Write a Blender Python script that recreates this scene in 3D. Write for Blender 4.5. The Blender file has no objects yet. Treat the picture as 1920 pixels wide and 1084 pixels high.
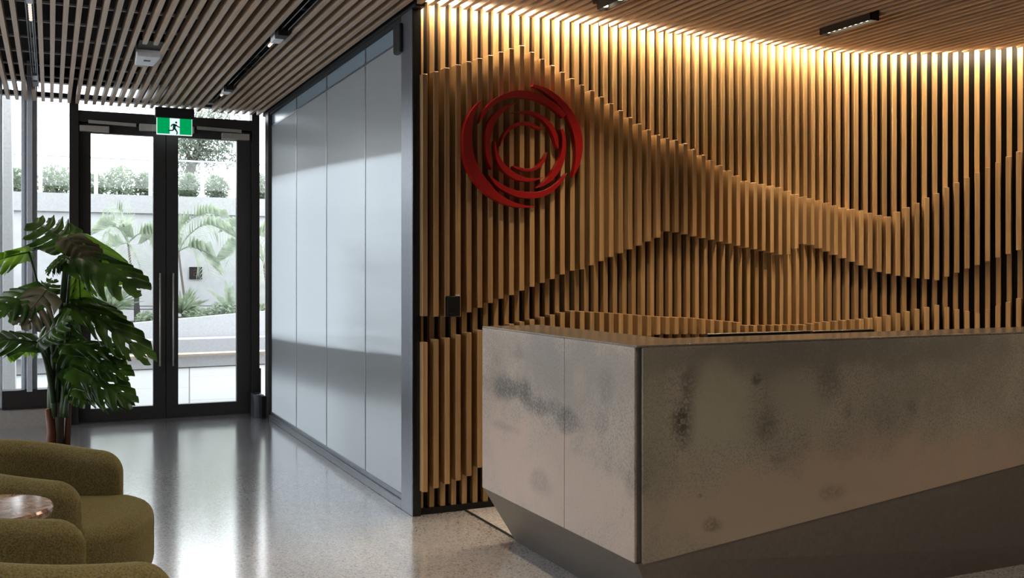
import bpy, bmesh, math, random
from mathutils import Vector, Matrix
random.seed(7)
sc = bpy.context.scene
COL = sc.collection
PI = math.pi

# ------------------------------------------------------------------ camera
F, CX, CY, H = 1888.0, 960.0, 510.0, 1.30
A = math.atan2(960 - 94, F)
sa, ca = math.sin(A), math.cos(A)
cam = bpy.data.cameras.new('camera')
cam.sensor_width = 36.0
cam.lens = 36.0 * F / 1920.0
cam.shift_y = (CY - 542.0) / 1920.0
cam.clip_start = 0.05
cam.clip_end = 200
camo = bpy.data.objects.new('camera', cam)
COL.objects.link(camo)
camo.location = (0, 0, H)
camo.rotation_euler = (PI / 2, 0, -A)
sc.camera = camo


def ray(px, py):
    t = (px - CX) / F
    s = (py - CY) / F
    return Vector((sa + t * ca, ca - t * sa, -s))


def on_y(px, py, Y):
    d = ray(px, py)
    return d * (Y / d.y) + Vector((0, 0, H))


def on_z(px, py, Z):
    d = ray(px, py)
    return d * ((Z - H) / d.z) + Vector((0, 0, H))


def at_depth(px, py, D):
    return ray(px, py) * D + Vector((0, 0, H))


def proj_x(x, y):
    D = x * sa + y * ca
    return CX + F * (x * ca - y * sa) / D


# ------------------------------------------------------------------ materials
def new_mat(name):
    m = bpy.data.materials.new(name)
    m.use_nodes = True
    nt = m.node_tree
    for n in list(nt.nodes):
        nt.nodes.remove(n)
    out = nt.nodes.new('ShaderNodeOutputMaterial')
    return m, nt, out


def N(nt, kind, **kw):
    n = nt.nodes.new(kind)
    for k, v in kw.items():
        if k in n.inputs.keys():
            n.inputs[k].default_value = v
        else:
            setattr(n, k, v)
    return n


def principled(nt, out, color=(.5, .5, .5), rough=.5, metal=0., spec=.5):
    p = nt.nodes.new('ShaderNodeBsdfPrincipled')
    p.inputs['Base Color'].default_value = (*color, 1)
    p.inputs['Roughness'].default_value = rough
    p.inputs['Metallic'].default_value = metal
    p.inputs['Specular IOR Level'].default_value = spec
    nt.links.new(p.outputs[0], out.inputs[0])
    return p


def ramp(nt, stops):
    r = nt.nodes.new('ShaderNodeValToRGB')
    e = r.color_ramp.elements
    while len(e) < len(stops):
        e.new(0.5)
    for i, (p, c) in enumerate(stops):
        e[i].position = p
        e[i].color = (*c, 1) if len(c) == 3 else c
    return r


def coords(nt, scale=(1, 1, 1), kind='Object'):
    tc = nt.nodes.new('ShaderNodeTexCoord')
    mp = nt.nodes.new('ShaderNodeMapping')
    mp.inputs['Scale'].default_value = scale
    nt.links.new(tc.outputs[kind], mp.inputs['Vector'])
    return mp


def bump(nt, src, p, strength=.2, dist=.01):
    b = nt.nodes.new('ShaderNodeBump')
    b.inputs['Strength'].default_value = strength
    b.inputs['Distance'].default_value = dist
    nt.links.new(src, b.inputs['Height'])
    nt.links.new(b.outputs[0], p.inputs['Normal'])


def plain(name, color, rough=.5, metal=0., spec=.5, grain=0.06, scale=40):
    m, nt, out = new_mat(name)
    p = principled(nt, out, color, rough, metal, spec)
    mp = coords(nt)
    n = N(nt, 'ShaderNodeTexNoise', Scale=scale, Detail=3.0)
    nt.links.new(mp.outputs[0], n.inputs['Vector'])
    lo = tuple(max(0, c * (1 - grain)) for c in color)
    hi = tuple(min(1, c * (1 + grain)) for c in color)
    r = ramp(nt, [(.35, lo), (.65, hi)])
    nt.links.new(n.outputs[0], r.inputs[0])
    nt.links.new(r.outputs[0], p.inputs['Base Color'])
    return m


def wood_mat(name, dark, light, scale, rough=.42):
    m, nt, out = new_mat(name)
    p = principled(nt, out, light, rough, 0, .35)
    mp = coords(nt, scale)
    n = N(nt, 'ShaderNodeTexNoise', Scale=1.0, Detail=5.0, Distortion=.6)
    nt.links.new(mp.outputs[0], n.inputs['Vector'])
    r = ramp(nt, [(.3, dark), (.7, light)])
    nt.links.new(n.outputs[0], r.inputs[0])
    g = nt.nodes.new('ShaderNodeNewGeometry')
    mr = nt.nodes.new('ShaderNodeMapRange')
    mr.inputs['To Min'].default_value = .82
    mr.inputs['To Max'].default_value = 1.12
    nt.links.new(g.outputs['Random Per Island'], mr.inputs['Value'])
    hs = nt.nodes.new('ShaderNodeHueSaturation')
    nt.links.new(mr.outputs[0], hs.inputs['Value'])
    nt.links.new(r.outputs[0], hs.inputs['Color'])
    nt.links.new(hs.outputs[0], p.inputs['Base Color'])
    return m


def emit_mat(name, color, strength):
    m, nt, out = new_mat(name)
    e = nt.nodes.new('ShaderNodeEmission')
    e.inputs[0].default_value = (*color, 1)
    e.inputs[1].default_value = strength
    nt.links.new(e.outputs[0], out.inputs[0])
    return m


def glass_mat(name, tint=(.97, .985, .98), refl=1.45):
    m, nt, out = new_mat(name)
    t = nt.nodes.new('ShaderNodeBsdfTransparent')
    t.inputs[0].default_value = (*tint, 1)
    g = nt.nodes.new('ShaderNodeBsdfGlossy')
    g.inputs['Roughness'].default_value = .02
    f = nt.nodes.new('ShaderNodeFresnel')
    f.inputs['IOR'].default_value = refl
    mx = nt.nodes.new('ShaderNodeMixShader')
    nt.links.new(f.outputs[0], mx.inputs[0])
    nt.links.new(t.outputs[0], mx.inputs[1])
    nt.links.new(g.outputs[0], mx.inputs[2])
    nt.links.new(mx.outputs[0], out.inputs[0])
    return m


def floor_mat():
    m, nt, out = new_mat('polished_terrazzo')
    p = principled(nt, out, (.3, .3, .29), .2, 0, .75)
    mp = coords(nt)
    v = N(nt, 'ShaderNodeTexVoronoi', Scale=130.0)
    nt.links.new(mp.outputs[0], v.inputs['Vector'])
    r = ramp(nt, [(0.0, (.19, .188, .195)), (.3, (.355, .352, .365)), (1.0, (.455, .452, .465))])
    sep = nt.nodes.new('ShaderNodeSeparateColor')
    nt.links.new(v.outputs['Color'], sep.inputs[0])
    nt.links.new(sep.outputs[0], r.inputs[0])
    n = N(nt, 'ShaderNodeTexNoise', Scale=1.2, Detail=4.0)
    nt.links.new(mp.outputs[0], n.inputs['Vector'])
    mr = nt.nodes.new('ShaderNodeMapRange')
    mr.inputs['To Min'].default_value = .85
    mr.inputs['To Max'].default_value = 1.15
    nt.links.new(n.outputs[0], mr.inputs[0])
    hs = nt.nodes.new('ShaderNodeHueSaturation')
    nt.links.new(mr.outputs[0], hs.inputs['Value'])
    nt.links.new(r.outputs[0], hs.inputs['Color'])
    nt.links.new(hs.outputs[0], p.inputs['Base Color'])
    r2 = nt.nodes.new('ShaderNodeMapRange')
    r2.inputs['To Min'].default_value = .15
    r2.inputs['To Max'].default_value = .21
    p.inputs['Coat Weight'].default_value = .85
    p.inputs['Coat IOR'].default_value = 1.65
    p.inputs['Coat Roughness'].default_value = .13
    nt.links.new(n.outputs[0], r2.inputs[0])
    nt.links.new(r2.outputs[0], p.inputs['Roughness'])
    return m


def concrete_mat(name, base=(.30, .275, .245), stain=(.10, .095, .085), pale=(.40, .375, .335), rough=.42, blots=()):
    m, nt, out = new_mat(name)
    p = principled(nt, out, base, rough, 0, .5)
    mp = coords(nt)
    n = N(nt, 'ShaderNodeTexNoise', Scale=2.3, Detail=7.0, Roughness=.6)
    nt.links.new(mp.outputs[0], n.inputs['Vector'])
    r = ramp(nt, [(.30, tuple(c * .72 for c in base)), (.50, base), (.72, pale)])
    nt.links.new(n.outputs[0], r.inputs[0])
    fine = N(nt, 'ShaderNodeTexNoise', Scale=140.0, Detail=3.0)
    nt.links.new(mp.outputs[0], fine.inputs['Vector'])
    rf = ramp(nt, [(.38, (.55, .55, .55)), (.52, (1, 1, 1))])
    nt.links.new(fine.outputs[0], rf.inputs[0])
    mul = nt.nodes.new('ShaderNodeMix')
    mul.data_type = 'RGBA'
    mul.blend_type = 'MULTIPLY'
    mul.inputs[0].default_value = .75
    nt.links.new(r.outputs[0], mul.inputs[6])
    nt.links.new(rf.outputs[0], mul.inputs[7])
    last = mul.outputs[2]
    # dark stains and broad areas, paler below and darker above, placed on the slab
    speck = N(nt, 'ShaderNodeTexNoise', Scale=95.0, Detail=4.0)
    nt.links.new(mp.outputs[0], speck.inputs['Vector'])
    big = N(nt, 'ShaderNodeTexNoise', Scale=6.0, Detail=6.0)
    nt.links.new(mp.outputs[0], big.inputs['Vector'])
    tc = nt.nodes.new('ShaderNodeTexCoord')
    for (loc, sx, amt, colr) in blots:
        soft = sx[1] > .5 or sx[0] > .5 or amt >= .84 and sum(colr) > .6
        sub = nt.nodes.new('ShaderNodeVectorMath')
        sub.operation = 'SUBTRACT'
        sub.inputs[1].default_value = loc
        nt.links.new(tc.outputs['Object'], sub.inputs[0])
        dv = nt.nodes.new('ShaderNodeVectorMath')
        dv.operation = 'DIVIDE'
        dv.inputs[1].default_value = sx
        nt.links.new(sub.outputs[0], dv.inputs[0])
        ln = nt.nodes.new('ShaderNodeVectorMath')
        ln.operation = 'LENGTH'
        nt.links.new(dv.outputs[0], ln.inputs[0])
        ad = nt.nodes.new('ShaderNodeMath')
        ad.operation = 'MULTIPLY_ADD'
        ad.inputs[1].default_value = -2.6
        nt.links.new(big.outputs[0], ad.inputs[0])
        nt.links.new(ln.outputs[1], ad.inputs[2])
        m1 = nt.nodes.new('ShaderNodeMapRange')
        m1.interpolation_type = 'SMOOTHSTEP'
        m1.inputs['From Min'].default_value = .45 - 1.3
        m1.inputs['From Max'].default_value = 1.65 - 1.3
        m1.inputs['To Min'].default_value = amt
        m1.inputs['To Max'].default_value = 0
        nt.links.new(ad.outputs[0], m1.inputs[0])
        m2 = nt.nodes.new('ShaderNodeMapRange')
        m2.inputs['From Min'].default_value = .38
        m2.inputs['From Max'].default_value = .54
        m2.inputs['To Min'].default_value = .8 if soft else .35
        m2.inputs['To Max'].default_value = 1.0
        nt.links.new(speck.outputs[0], m2.inputs[0])
        mr = nt.nodes.new('ShaderNodeMath')
        mr.operation = 'MULTIPLY'
        nt.links.new(m1.outputs[0], mr.inputs[0])
        nt.links.new(m2.outputs[0], mr.inputs[1])
        mx = nt.nodes.new('ShaderNodeMix')
        mx.data_type = 'RGBA'
        nt.links.new(mr.outputs[0], mx.inputs[0])
        nt.links.new(last, mx.inputs[6])
        mx.inputs[7].default_value = (*colr, 1)
        last = mx.outputs[2]
    nt.links.new(last, p.inputs['Base Color'])
    bump(nt, fine.outputs[0], p, .25, .004)
    return m


def partition_mat():
    m, nt, out = new_mat('reeded_glass')
    d = principled(nt, out, (.56, .63, .68), .45, 0, .5)
    g = nt.nodes.new('ShaderNodeBsdfAnisotropic') if hasattr(bpy.types, 'ShaderNodeBsdfAnisotropic') else nt.nodes.new('ShaderNodeBsdfGlossy')
    g.inputs['Color'].default_value = (.52, .575, .60, 1)
    g.inputs['Roughness'].default_value = .30
    g.inputs['Anisotropy'].default_value = 1.0
    tg = nt.nodes.new('ShaderNodeCombineXYZ')
    tg.inputs[2].default_value = 1.0
    nt.links.new(tg.outputs[0], g.inputs['Tangent'])
    mp = coords(nt, (1, 60, 2.2))
    n = N(nt, 'ShaderNodeTexNoise', Scale=1.0, Detail=3.0)
    nt.links.new(mp.outputs[0], n.inputs['Vector'])
    b = nt.nodes.new('ShaderNodeBump')
    b.inputs['Strength'].default_value = .06
    b.inputs['Distance'].default_value = .003
    nt.links.new(n.outputs[0], b.inputs['Height'])
    nt.links.new(b.outputs[0], g.inputs['Normal'])
    mx = nt.nodes.new('ShaderNodeMixShader')
    mx.inputs[0].default_value = .66
    nt.links.new(d.outputs[0], mx.inputs[1])
    nt.links.new(g.outputs[0], mx.inputs[2])
    nt.links.new(mx.outputs[0], out.inputs[0])
    return m


def fabric_mat():
    m, nt, out = new_mat('olive_boucle')
    p = principled(nt, out, (.10, .10, .035), .95, 0, .1)
    p.inputs['Sheen Weight'].default_value = .35
    p.inputs['Sheen Roughness'].default_value = .4
    p.inputs['Sheen Tint'].default_value = (.75, .72, .4, 1)
    mp = coords(nt)
    n = N(nt, 'ShaderNodeTexNoise', Scale=210.0, Detail=3.0)
    nt.links.new(mp.outputs[0], n.inputs['Vector'])
    r = ramp(nt, [(.3, (.098, .083, .034)), (.7, (.235, .20, .092))])
    nt.links.new(n.outputs[0], r.inputs[0])
    nt.links.new(r.outputs[0], p.inputs['Base Color'])
    bump(nt, n.outputs[0], p, .5, .006)
    return m


def leaf_mat(name, dark, light, transl=.35, rough=.35):
    m, nt, out = new_mat(name)
    p = principled(nt, out, dark, rough, 0, .45)
    mp = coords(nt)
    n = N(nt, 'ShaderNodeTexNoise', Scale=9.0, Detail=4.0)
    nt.links.new(mp.outputs[0], n.inputs['Vector'])
    r = ramp(nt, [(.35, dark), (.68, light)])
    nt.links.new(n.outputs[0], r.inputs[0])
    nt.links.new(r.outputs[0], p.inputs['Base Color'])
    t = nt.nodes.new('ShaderNodeBsdfTranslucent')
    nt.links.new(r.outputs[0], t.inputs[0])
    hs = nt.nodes.new('ShaderNodeHueSaturation')
    hs.inputs['Value'].default_value = 2.2
    hs.inputs['Hue'].default_value = .48
    nt.links.new(r.outputs[0], hs.inputs['Color'])
    nt.links.new(hs.outputs[0], t.inputs[0])
    mx = nt.nodes.new('ShaderNodeMixShader')
    mx.inputs[0].default_value = transl
    nt.links.new(p.outputs[0], mx.inputs[1])
    nt.links.new(t.outputs[0], mx.inputs[2])
    nt.links.new(mx.outputs[0], out.inputs[0])
    return m


def terrace_mat():
    m, nt, out = new_mat('terrace_paving')
    p = principled(nt, out, (.5, .5, .5), .6, 0, .3)
    mp = coords(nt, (1, 1, 1))
    br = N(nt, 'ShaderNodeTexBrick', Scale=1.0)
    br.offset = 0.5
    br.inputs['Color1'].default_value = (.30, .305, .31, 1)
    br.inputs['Color2'].default_value = (.27, .275, .28, 1)
    br.inputs['Mortar'].default_value = (.09, .09, .09, 1)
    br.inputs['Mortar Size'].default_value = .008
    br.inputs['Brick Width'].default_value = 2.4
    br.inputs['Row Height'].default_value = 1.2
    mp.inputs['Rotation'].default_value = (0, 0, PI / 2 + .12)
    nt.links.new(mp.outputs[0], br.inputs['Vector'])
    nt.links.new(br.outputs[0], p.inputs['Base Color'])
    return m


def marble_mat():
    m, nt, out = new_mat('brown_marble')
    p = principled(nt, out, (.3, .2, .15), .12, 0, .6)
    mp = coords(nt)
    n = N(nt, 'ShaderNodeTexNoise', Scale=22.0, Detail=8.0, Roughness=.7, Distortion=1.2)
    nt.links.new(mp.outputs[0], n.inputs['Vector'])
    r = ramp(nt, [(.32, (.04, .025, .02)), (.45, (.24, .13, .085)), (.58, (.42, .28, .2)), (.72, (.58, .48, .4))])
    nt.links.new(n.outputs[0], r.inputs[0])
    nt.links.new(r.outputs[0], p.inputs['Base Color'])
    return m


M = {}
M['floor'] = floor_mat()
M['wood_v'] = wood_mat('vertical_oak', (.33, .205, .095), (.50, .325, .155), (55, 55, 2.2))
M['wood_c'] = wood_mat('ceiling_oak', (.40, .285, .19), (.52, .385, .27), (70, 3, 70))
M['black'] = plain('matt_black', (.008, .008, .008), .6, 0, .3)
M['black_gloss'] = plain('gloss_black', (.008, .008, .009), .25, 0, .5)
M['bronze'] = plain('dark_bronze_frame', (.030, .027, .025), .38, .2, .5)
M['alu'] = plain('grey_aluminium', (.58, .63, .68), .35, .15, .5)
M['steel'] = plain('brushed_steel', (.36, .36, .36), .3, 1.0)
M['steel_blue'] = plain('satin_steel_post', (.20, .215, .24), .34, .85)
M['handle'] = plain('pale_handle', (.50, .46, .41), .42, .3)
M['dark_steel'] = plain('dark_satin_steel', (.105, .10, .096), .36, .75)
M['plinth'] = plain('bronzed_plinth', (.15, .135, .122), .42, .35)
M['beige'] = plain('beige_metal', (.36, .33, .29), .5, .1)
M['panel'] = plain('warm_grey_panel', (.34, .31, .28), .6)
M['white'] = plain('white_plastic', (.75, .77, .8), .4)
M['white_wall'] = plain('white_plaster', (.55, .54, .52), .8)
M['ceiling_dark'] = plain('dark_plenum', (.012, .012, .012), .9)
M['wire'] = plain('pale_rail', (.72, .70, .67), .5)
M['render'] = plain('outdoor_render', (.42, .43, .44), .8, grain=.05, scale=6)
M['cap'] = plain('white_coping', (.34, .345, .35), .7)
M['planter'] = plain('planter_render', (.40, .405, .415), .8)
M['bench'] = plain('bench_concrete', (.31, .315, .325), .8)
M['glass'] = glass_mat('clear_glass')
M['reeded'] = partition_mat()
M['clear_blue'] = plain('blue_glass', (.22, .30, .36), .22, .2, .6)
M['fabric'] = fabric_mat()
M['marble'] = marble_mat()
M['red_dark'] = plain('plaque_red', (.10, .02, .02), .5)
M['red'] = plain('red_lacquer', (.31, .006, .006), .28, 0, .6, grain=.03)
M['green'] = emit_mat('sign_green', (.0, .30, .085), .95)
M['sign_white'] = emit_mat('sign_white', (.70, .86, .88), .95)
M['green_dark'] = plain('sign_figure', (.004, .13, .12), .5)
M['leaf'] = leaf_mat('monstera_green', (.014, .045, .007), (.055, .13, .016), .36)
M['leaf_backlit'] = leaf_mat('monstera_backlit', (.06, .16, .012), (.13, .28, .022), .55)  # lighter copy of the leaf: window backlight put into the green
M['leaf_brown'] = leaf_mat('monstera_brown', (.045, .05, .02), (.12, .10, .06), .2, .6)
M['stalk'] = plain('stalk_green', (.03, .06, .018), .45)
M['stalk_brown'] = plain('stalk_rust', (.13, .040, .014), .6)
M['stem_dark'] = plain('stem_dark', (.05, .03, .018), .6)
M['soil'] = plain('potting_soil', (.03, .022, .016), .95)
M['pot'] = plain('charcoal_pot', (.03, .03, .032), .6)
M['bush'] = leaf_mat('garden_leaf', (.11, .15, .10), (.24, .29, .20), .35, .5)
M['palm'] = leaf_mat('palm_leaf', (.24, .29, .22), (.38, .43, .34), .4, .5)
M['tree'] = leaf_mat('tree_leaf', (.10, .13, .10), (.20, .24, .19), .3, .5)
M['bark'] = plain('bark', (.12, .10, .085), .9)
M['terrace'] = terrace_mat()
M['carpet'] = plain('grey_carpet', (.30, .29, .30), .95, grain=.3, scale=90)
M['led'] = emit_mat('warm_led', (1.0, .80, .54), 125.0)
M['lens'] = emit_mat('warm_lens', (1.0, .80, .55), 9.0)
M['lens_soft'] = emit_mat('soft_lens', (1.0, .9, .78), .8)
M['bench_led'] = emit_mat('bench_led', (1.0, .72, .42), 2.6)
M['screen'] = plain('dark_screen', (.01, .01, .012), .2)


# ------------------------------------------------------------------ mesh builder
class MB:
    def __init__(self):
        self.bm = bmesh.new()

    def box(self, x0, x1, y0, y1, z0, z1):
        return self.hexa([(x0, y0, z0), (x1, y0, z0), (x1, y1, z0), (x0, y1, z0),
                          (x0, y0, z1), (x1, y0, z1), (x1, y1, z1), (x0, y1, z1)])

    def hexa(self, P):
        v = [self.bm.verts.new(p) for p in P]
        for f in ((3, 2, 1, 0), (4, 5, 6, 7), (0, 1, 5, 4), (1, 2, 6, 5), (2, 3, 7, 6), (3, 0, 4, 7)):
            self.bm.faces.new([v[i] for i in f])
        return self

    def obox(self, c, ax, ay, az, sx, sy, sz):
        c = Vector(c)
        P = []
        for k in (-1, 1):
            for i, j in ((-1, -1), (1, -1), (1, 1), (-1, 1)):
                P.append(c + ax * (i * sx / 2) + ay * (j * sy / 2) + az * (k * sz / 2))
        return self.hexa(P)

    def prism(self, poly, lo, hi):
        """poly: list of 3D points (a planar loop); extruded from +lo to +hi (vectors)"""
        a = [self.bm.verts.new(Vector(p) + Vector(lo)) for p in poly]
        b = [self.bm.verts.new(Vector(p) + Vector(hi)) for p in poly]
        self.bm.faces.new(a[::-1])
        self.bm.faces.new(b)
        n = len(poly)
        for i in range(n):
            self.bm.faces.new((a[i], a[(i + 1) % n], b[(i + 1) % n], b[i]))
        return self

    def tube(self, pts, r, seg=8, cap=True):
        pts = [Vector(p) for p in pts]
        rs = r if isinstance(r, (list, tuple)) else [r] * len(pts)
        rings = []
        prev = None
        for i, p in enumerate(pts):
            t = (pts[min(i + 1, len(pts) - 1)] - pts[max(i - 1, 0)])
            if t.length < 1e-9:
                t = Vector((0, 0, 1))
            t.normalize()
            if prev is None:
                u = t.orthogonal().normalized()
            else:
                u = (prev - t * prev.dot(t))
                u = u.normalized() if u.length > 1e-6 else t.orthogonal().normalized()
            prev = u
            w = t.cross(u)
            rings.append([self.bm.verts.new(p + (u * math.cos(2 * PI * k / seg) + w * math.sin(2 * PI * k / seg)) * rs[i]) for k in range(seg)])
        for a, b in zip(rings, rings[1:]):
            for k in range(seg):
                self.bm.faces.new((a[k], a[(k + 1) % seg], b[(k + 1) % seg], b[k]))
        if cap:
            self.bm.faces.new(rings[0][::-1])
            self.bm.faces.new(rings[-1])
        return self

    def lathe(self, prof, c=(0, 0, 0), seg=40):
        rings = []
        for r, z in prof:
            rings.append([self.bm.verts.new((c[0] + r * math.cos(2 * PI * k / seg), c[1] + r * math.sin(2 * PI * k / seg), c[2] + z)) for k in range(seg)])
        for a, b in zip(rings, rings[1:]):
            for k in range(seg):
                self.bm.faces.new((a[k], a[(k + 1) % seg], b[(k + 1) % seg], b[k]))
        self.bm.faces.new(rings[0][::-1])
        self.bm.faces.new(rings[-1])
        return self

    def sphere(self, c, r, seg=10):
        bmesh.ops.create_uvsphere(self.bm, u_segments=seg, v_segments=seg // 2 + 2, radius=r, matrix=Matrix.Translation(Vector(c)))
        return self

    def build(self, name, mat, parent=None, smooth=False, bevel=0., loc=None, segs=2):
        bm = self.bm
        bmesh.ops.recalc_face_normals(bm, faces=bm.faces)
        me = bpy.data.meshes.new(name)
        bm.to_mesh(me)
        bm.free()
        for mm in (mat if isinstance(mat, (list, tuple)) else [mat]):
            me.materials.append(mm)
        if smooth:
            for p in me.polygons:
                p.use_smooth = True
        o = bpy.data.objects.new(name, me)
        COL.objects.link(o)
        if parent is not None:
            o.parent = parent
            if parent.type == 'EMPTY' or parent.location.length > 0:
                o.location = tuple(-c for c in parent.location) if not parent.get('local') else (0, 0, 0)
        if bevel:
            b = o.modifiers.new('edge', 'BEVEL')
            b.width = bevel
            b.segments = segs
            b.limit_method = 'ANGLE'
            b.angle_limit = math.radians(40)
        return o


def tag(o, label=None, cat=None, group=None, kind=None):
    if label:
        o['label'] = label
    if cat:
        o['category'] = cat
    if group:
        o['group'] = group
    if kind:
        o['kind'] = kind
    return o


def empty(name, loc, label=None, cat=None, group=None, kind=None, local=False):
    o = bpy.data.objects.new(name, None)
    COL.objects.link(o)
    o.location = loc
    o.empty_display_size = .1
    if local:
        o['local'] = 1
    return tag(o, label, cat, group, kind)


def copy_tree(o, parent=None):
    c = o.copy()
    COL.objects.link(c)
    if parent is not None:
        c.parent = parent
    for ch in list(o.children):
        copy_tree(ch, c)
    return c


# ------------------------------------------------------------------ the curved slat wall in plan
X0, YB, XC, RAD = 1.80, 5.10, 4.45, 1.34
RAISE, DEPTH, SW = .067, .045, .029
ZC = 2.71            # underside of the ceiling slats


def wall_pt(s, off=0.):
    """point on the front line of the slats, arc length s from the glass corner, moved off metres into the room; and the wall's turn"""
    L = XC - X0
    if s <= L:
        return Vector((X0 + s, YB - off, 0)), 0.
    th = (s - L) / RAD
    TH = math.radians(88)
    if th <= TH:
        r = RAD - off
        return Vector((XC + r * math.sin(th), YB - RAD + r * math.cos(th), 0)), th
    q = s - L - TH * RAD
    r = RAD - off
    return Vector((XC + r * math.sin(TH) + q * math.cos(TH), YB - RAD + r * math.cos(TH) - q * math.sin(TH), 0)), TH


S_END = (XC - X0) + math.radians(88) * RAD + 2.2


def wall_strip(mb, off0, off1, z0, z1, s0=-.0, s1=None, step=.06):
    s1 = s1 or S_END
    n = max(2, int((s1 - s0) / step))
    rings = []
    for i in range(n + 1):
        s = s0 + (s1 - s0) * i / n
        a, _ = wall_pt(s, off0)
        b, _ = wall_pt(s, off1)
        rings.append([mb.bm.verts.new(p) for p in ((a.x, a.y, z0), (b.x, b.y, z0), (b.x, b.y, z1), (a.x, a.y, z1))])
    for p, q in zip(rings, rings[1:]):
        for k in range(4):
            mb.bm.faces.new((p[k], p[(k + 1) % 4], q[(k + 1) % 4], q[k]))
    mb.bm.faces.new(rings[0][::-1])
    mb.bm.faces.new(rings[-1])


def interp(tab, x):
    if x <= tab[0][0]:
        return tab[0][1]
    for (a, b), (c, d) in zip(tab, tab[1:]):
        if x <= c:
            return b + (d - b) * (x - a) / (c - a)
    return tab[-1][1]


UP_TOP = [(786, 140.5), (791.6, 139.5), (817, 134), (838, 127), (859, 121), (880, 115), (900, 109), (921, 103), (940, 97), (960, 91), (979, 85), (999, 98),
          (1018, 111), (1037, 123), (1056, 135.5), (1075, 148), (1094, 160), (1112.5, 171), (1131, 183), (1148, 194.6), (1181, 219), (1213.6, 241),
          (1233, 252), (1250, 258.5), (1268, 262), (1284.6, 268), (1318, 289.5), (1351, 309), (1386, 330), (1401.6, 339.5), (1438, 346), (1462, 351),
          (1489, 362), (1504, 368), (1531, 373), (1553, 380), (1581, 389), (1616, 394.6), (1632, 399), (1665, 407), (1682, 398), (1700, 389.5),
          (1720, 380.6), (1737, 371), (1756, 363), (1774, 352), (1813, 333), (1852, 314), (1891, 293), (1911.6, 283), (1990, 250)]
UP_BOT = [(786, 593), (792, 593), (817, 594), (860, 594), (880, 586), (901, 577), (921, 568), (941, 560), (961, 553), (981, 544.5), (1001, 537), (1019, 530),
          (1038, 523), (1057, 514), (1076, 507), (1094, 505), (1112, 497), (1131, 489), (1147, 482), (1182, 468), (1200, 460.6), (1218, 452.6),
          (1235, 445.7), (1254, 432.5), (1310, 444.5), (1356, 454), (1402, 465), (1436, 471), (1467, 478.6), (1482, 477), (1493, 467), (1509, 458),
          (1524, 460), (1554, 472), (1584, 484.6), (1614, 497), (1648, 510), (1684, 517), (1719, 522), (1757, 525.5), (1776, 519), (1813, 504),
          (1852, 490), (1892, 476), (1912, 468.5), (1990, 440)]
LO_TOP = [(786, 645), (793.5, 643), (814, 637), (838, 634), (856, 628.6), (876.6, 624.5), (893, 620.6), (957, 608), (975, 604), (997, 599), (1015, 595),
          (1033, 591), (1052, 586.6), (1072, 582.7), (1091, 583.8), (1127, 586), (1163, 588), (1199, 591), (1241, 594), (1297, 596), (1342, 600.5),
          (1384, 604), (1402, 610.6), (1462, 609.5), (1509, 609), (1537, 605), (1582, 601), (1614, 598.6), (1648, 595), (1682, 588), (1719, 580),
          (1757, 572), (1772, 575), (1792, 579.5), (1811, 583), (1834, 588), (1851, 580.6), (1873, 573.5), (1892, 566), (1911, 559), (1990, 530)]
LO_BOT = [(786, 925), (792.7, 924.6), (815, 917), (836, 909), (858, 902), (877.5, 894.6), (1000, 800), (1100, 700), (1200, 634), (1240, 627), (1320, 627),
          (1360, 650), (1500, 720), (1700, 740), (1990, 700)]


def structure(name, label=None, cat=None):
    return empty(name, (0, 0, 0), label, cat, kind='structure')


# --- wall_front: black backing, oak slats that step forward in two mountain-shaped bands
wf = structure('wall_front', 'curved feature wall of stepped oak slats forming mountain ridges behind the desk', 'wall')
mb = MB()
wall_strip(mb, -DEPTH - .14, -DEPTH, 0.0, 3.05)
mb.build('backing', M['black'], wf)
mb = MB()
wall_strip(mb, -DEPTH, .004, 0.0, .035)
mb.build('plinth', M['black'], wf)
mb = MB()
k = 0
s = .0028 + .0
while s < S_END - .05:
    if k <= 63:
        s = .0028 + 6.29486e-2 * k - 5.84e-6 * k * k + 1.30336e-6 * k ** 3 - 1.62069e-8 * k ** 4
    else:
        s += .0637
    k += 1
    cpt, th = wall_pt(s)
    t = Vector((math.cos(th), -math.sin(th), 0))
    nrm = Vector((-math.sin(th), -math.cos(th), 0))     # into the room
    up = Vector((0, 0, 1))
    w = SW
    base = cpt - nrm * (DEPTH / 2 + .0)
    mb.obox(base + up * (.035 + (2.80 - .035) / 2), t, nrm, up, w, DEPTH, 2.80 - .035)
    front = cpt + nrm * RAISE
    px = proj_x(front.x, front.y)
    if px < 700 or front.y < .5:
        px = 1990
    px = min(px, 1990)
    D = front.x * sa + front.y * ca
    Dz = min(max(D, 5.2), 7.0)
    zz = lambda py: H + (CY - py) / F * Dz
    for tb, bt in ((UP_TOP, UP_BOT), (LO_TOP, LO_BOT)):
        z1, z0 = zz(interp(tb, px)), zz(interp(bt, px))
        mb.obox(cpt + nrm * (RAISE / 2) + up * ((z0 + z1) / 2), t, nrm, up, w, RAISE, z1 - z0)
mb.build('slat_panel', M['wood_v'], wf, bevel=.0022, segs=1)

# --- floor, carpet
mb = MB()
mb.box(-4.5, 7.2, -4.0, 9.45, -.12, 0.0)
fl = mb.build('floor', M['floor'])
tag(fl, 'polished grey terrazzo floor with fine dark aggregate', 'floor', kind='structure')
mb = MB()
mb.prism([(2.06, 4.425, 0), (2.33, 4.425, 0), (2.33, 3.43, 0), (4.6, 3.43, 0), (4.6, 5.085, 0), (2.06, 5.085, 0)], (0, 0, 0), (0, 0, .006))
cp = mb.build('carpet', M['carpet'])
tag(cp, 'grey woven carpet behind the concrete desk', 'carpet')
mb = MB()
mb.box(2.05, 2.06, 4.425, 5.085, 0.0, .007)
mb.build('edge_strip', M['black'], cp)

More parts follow.
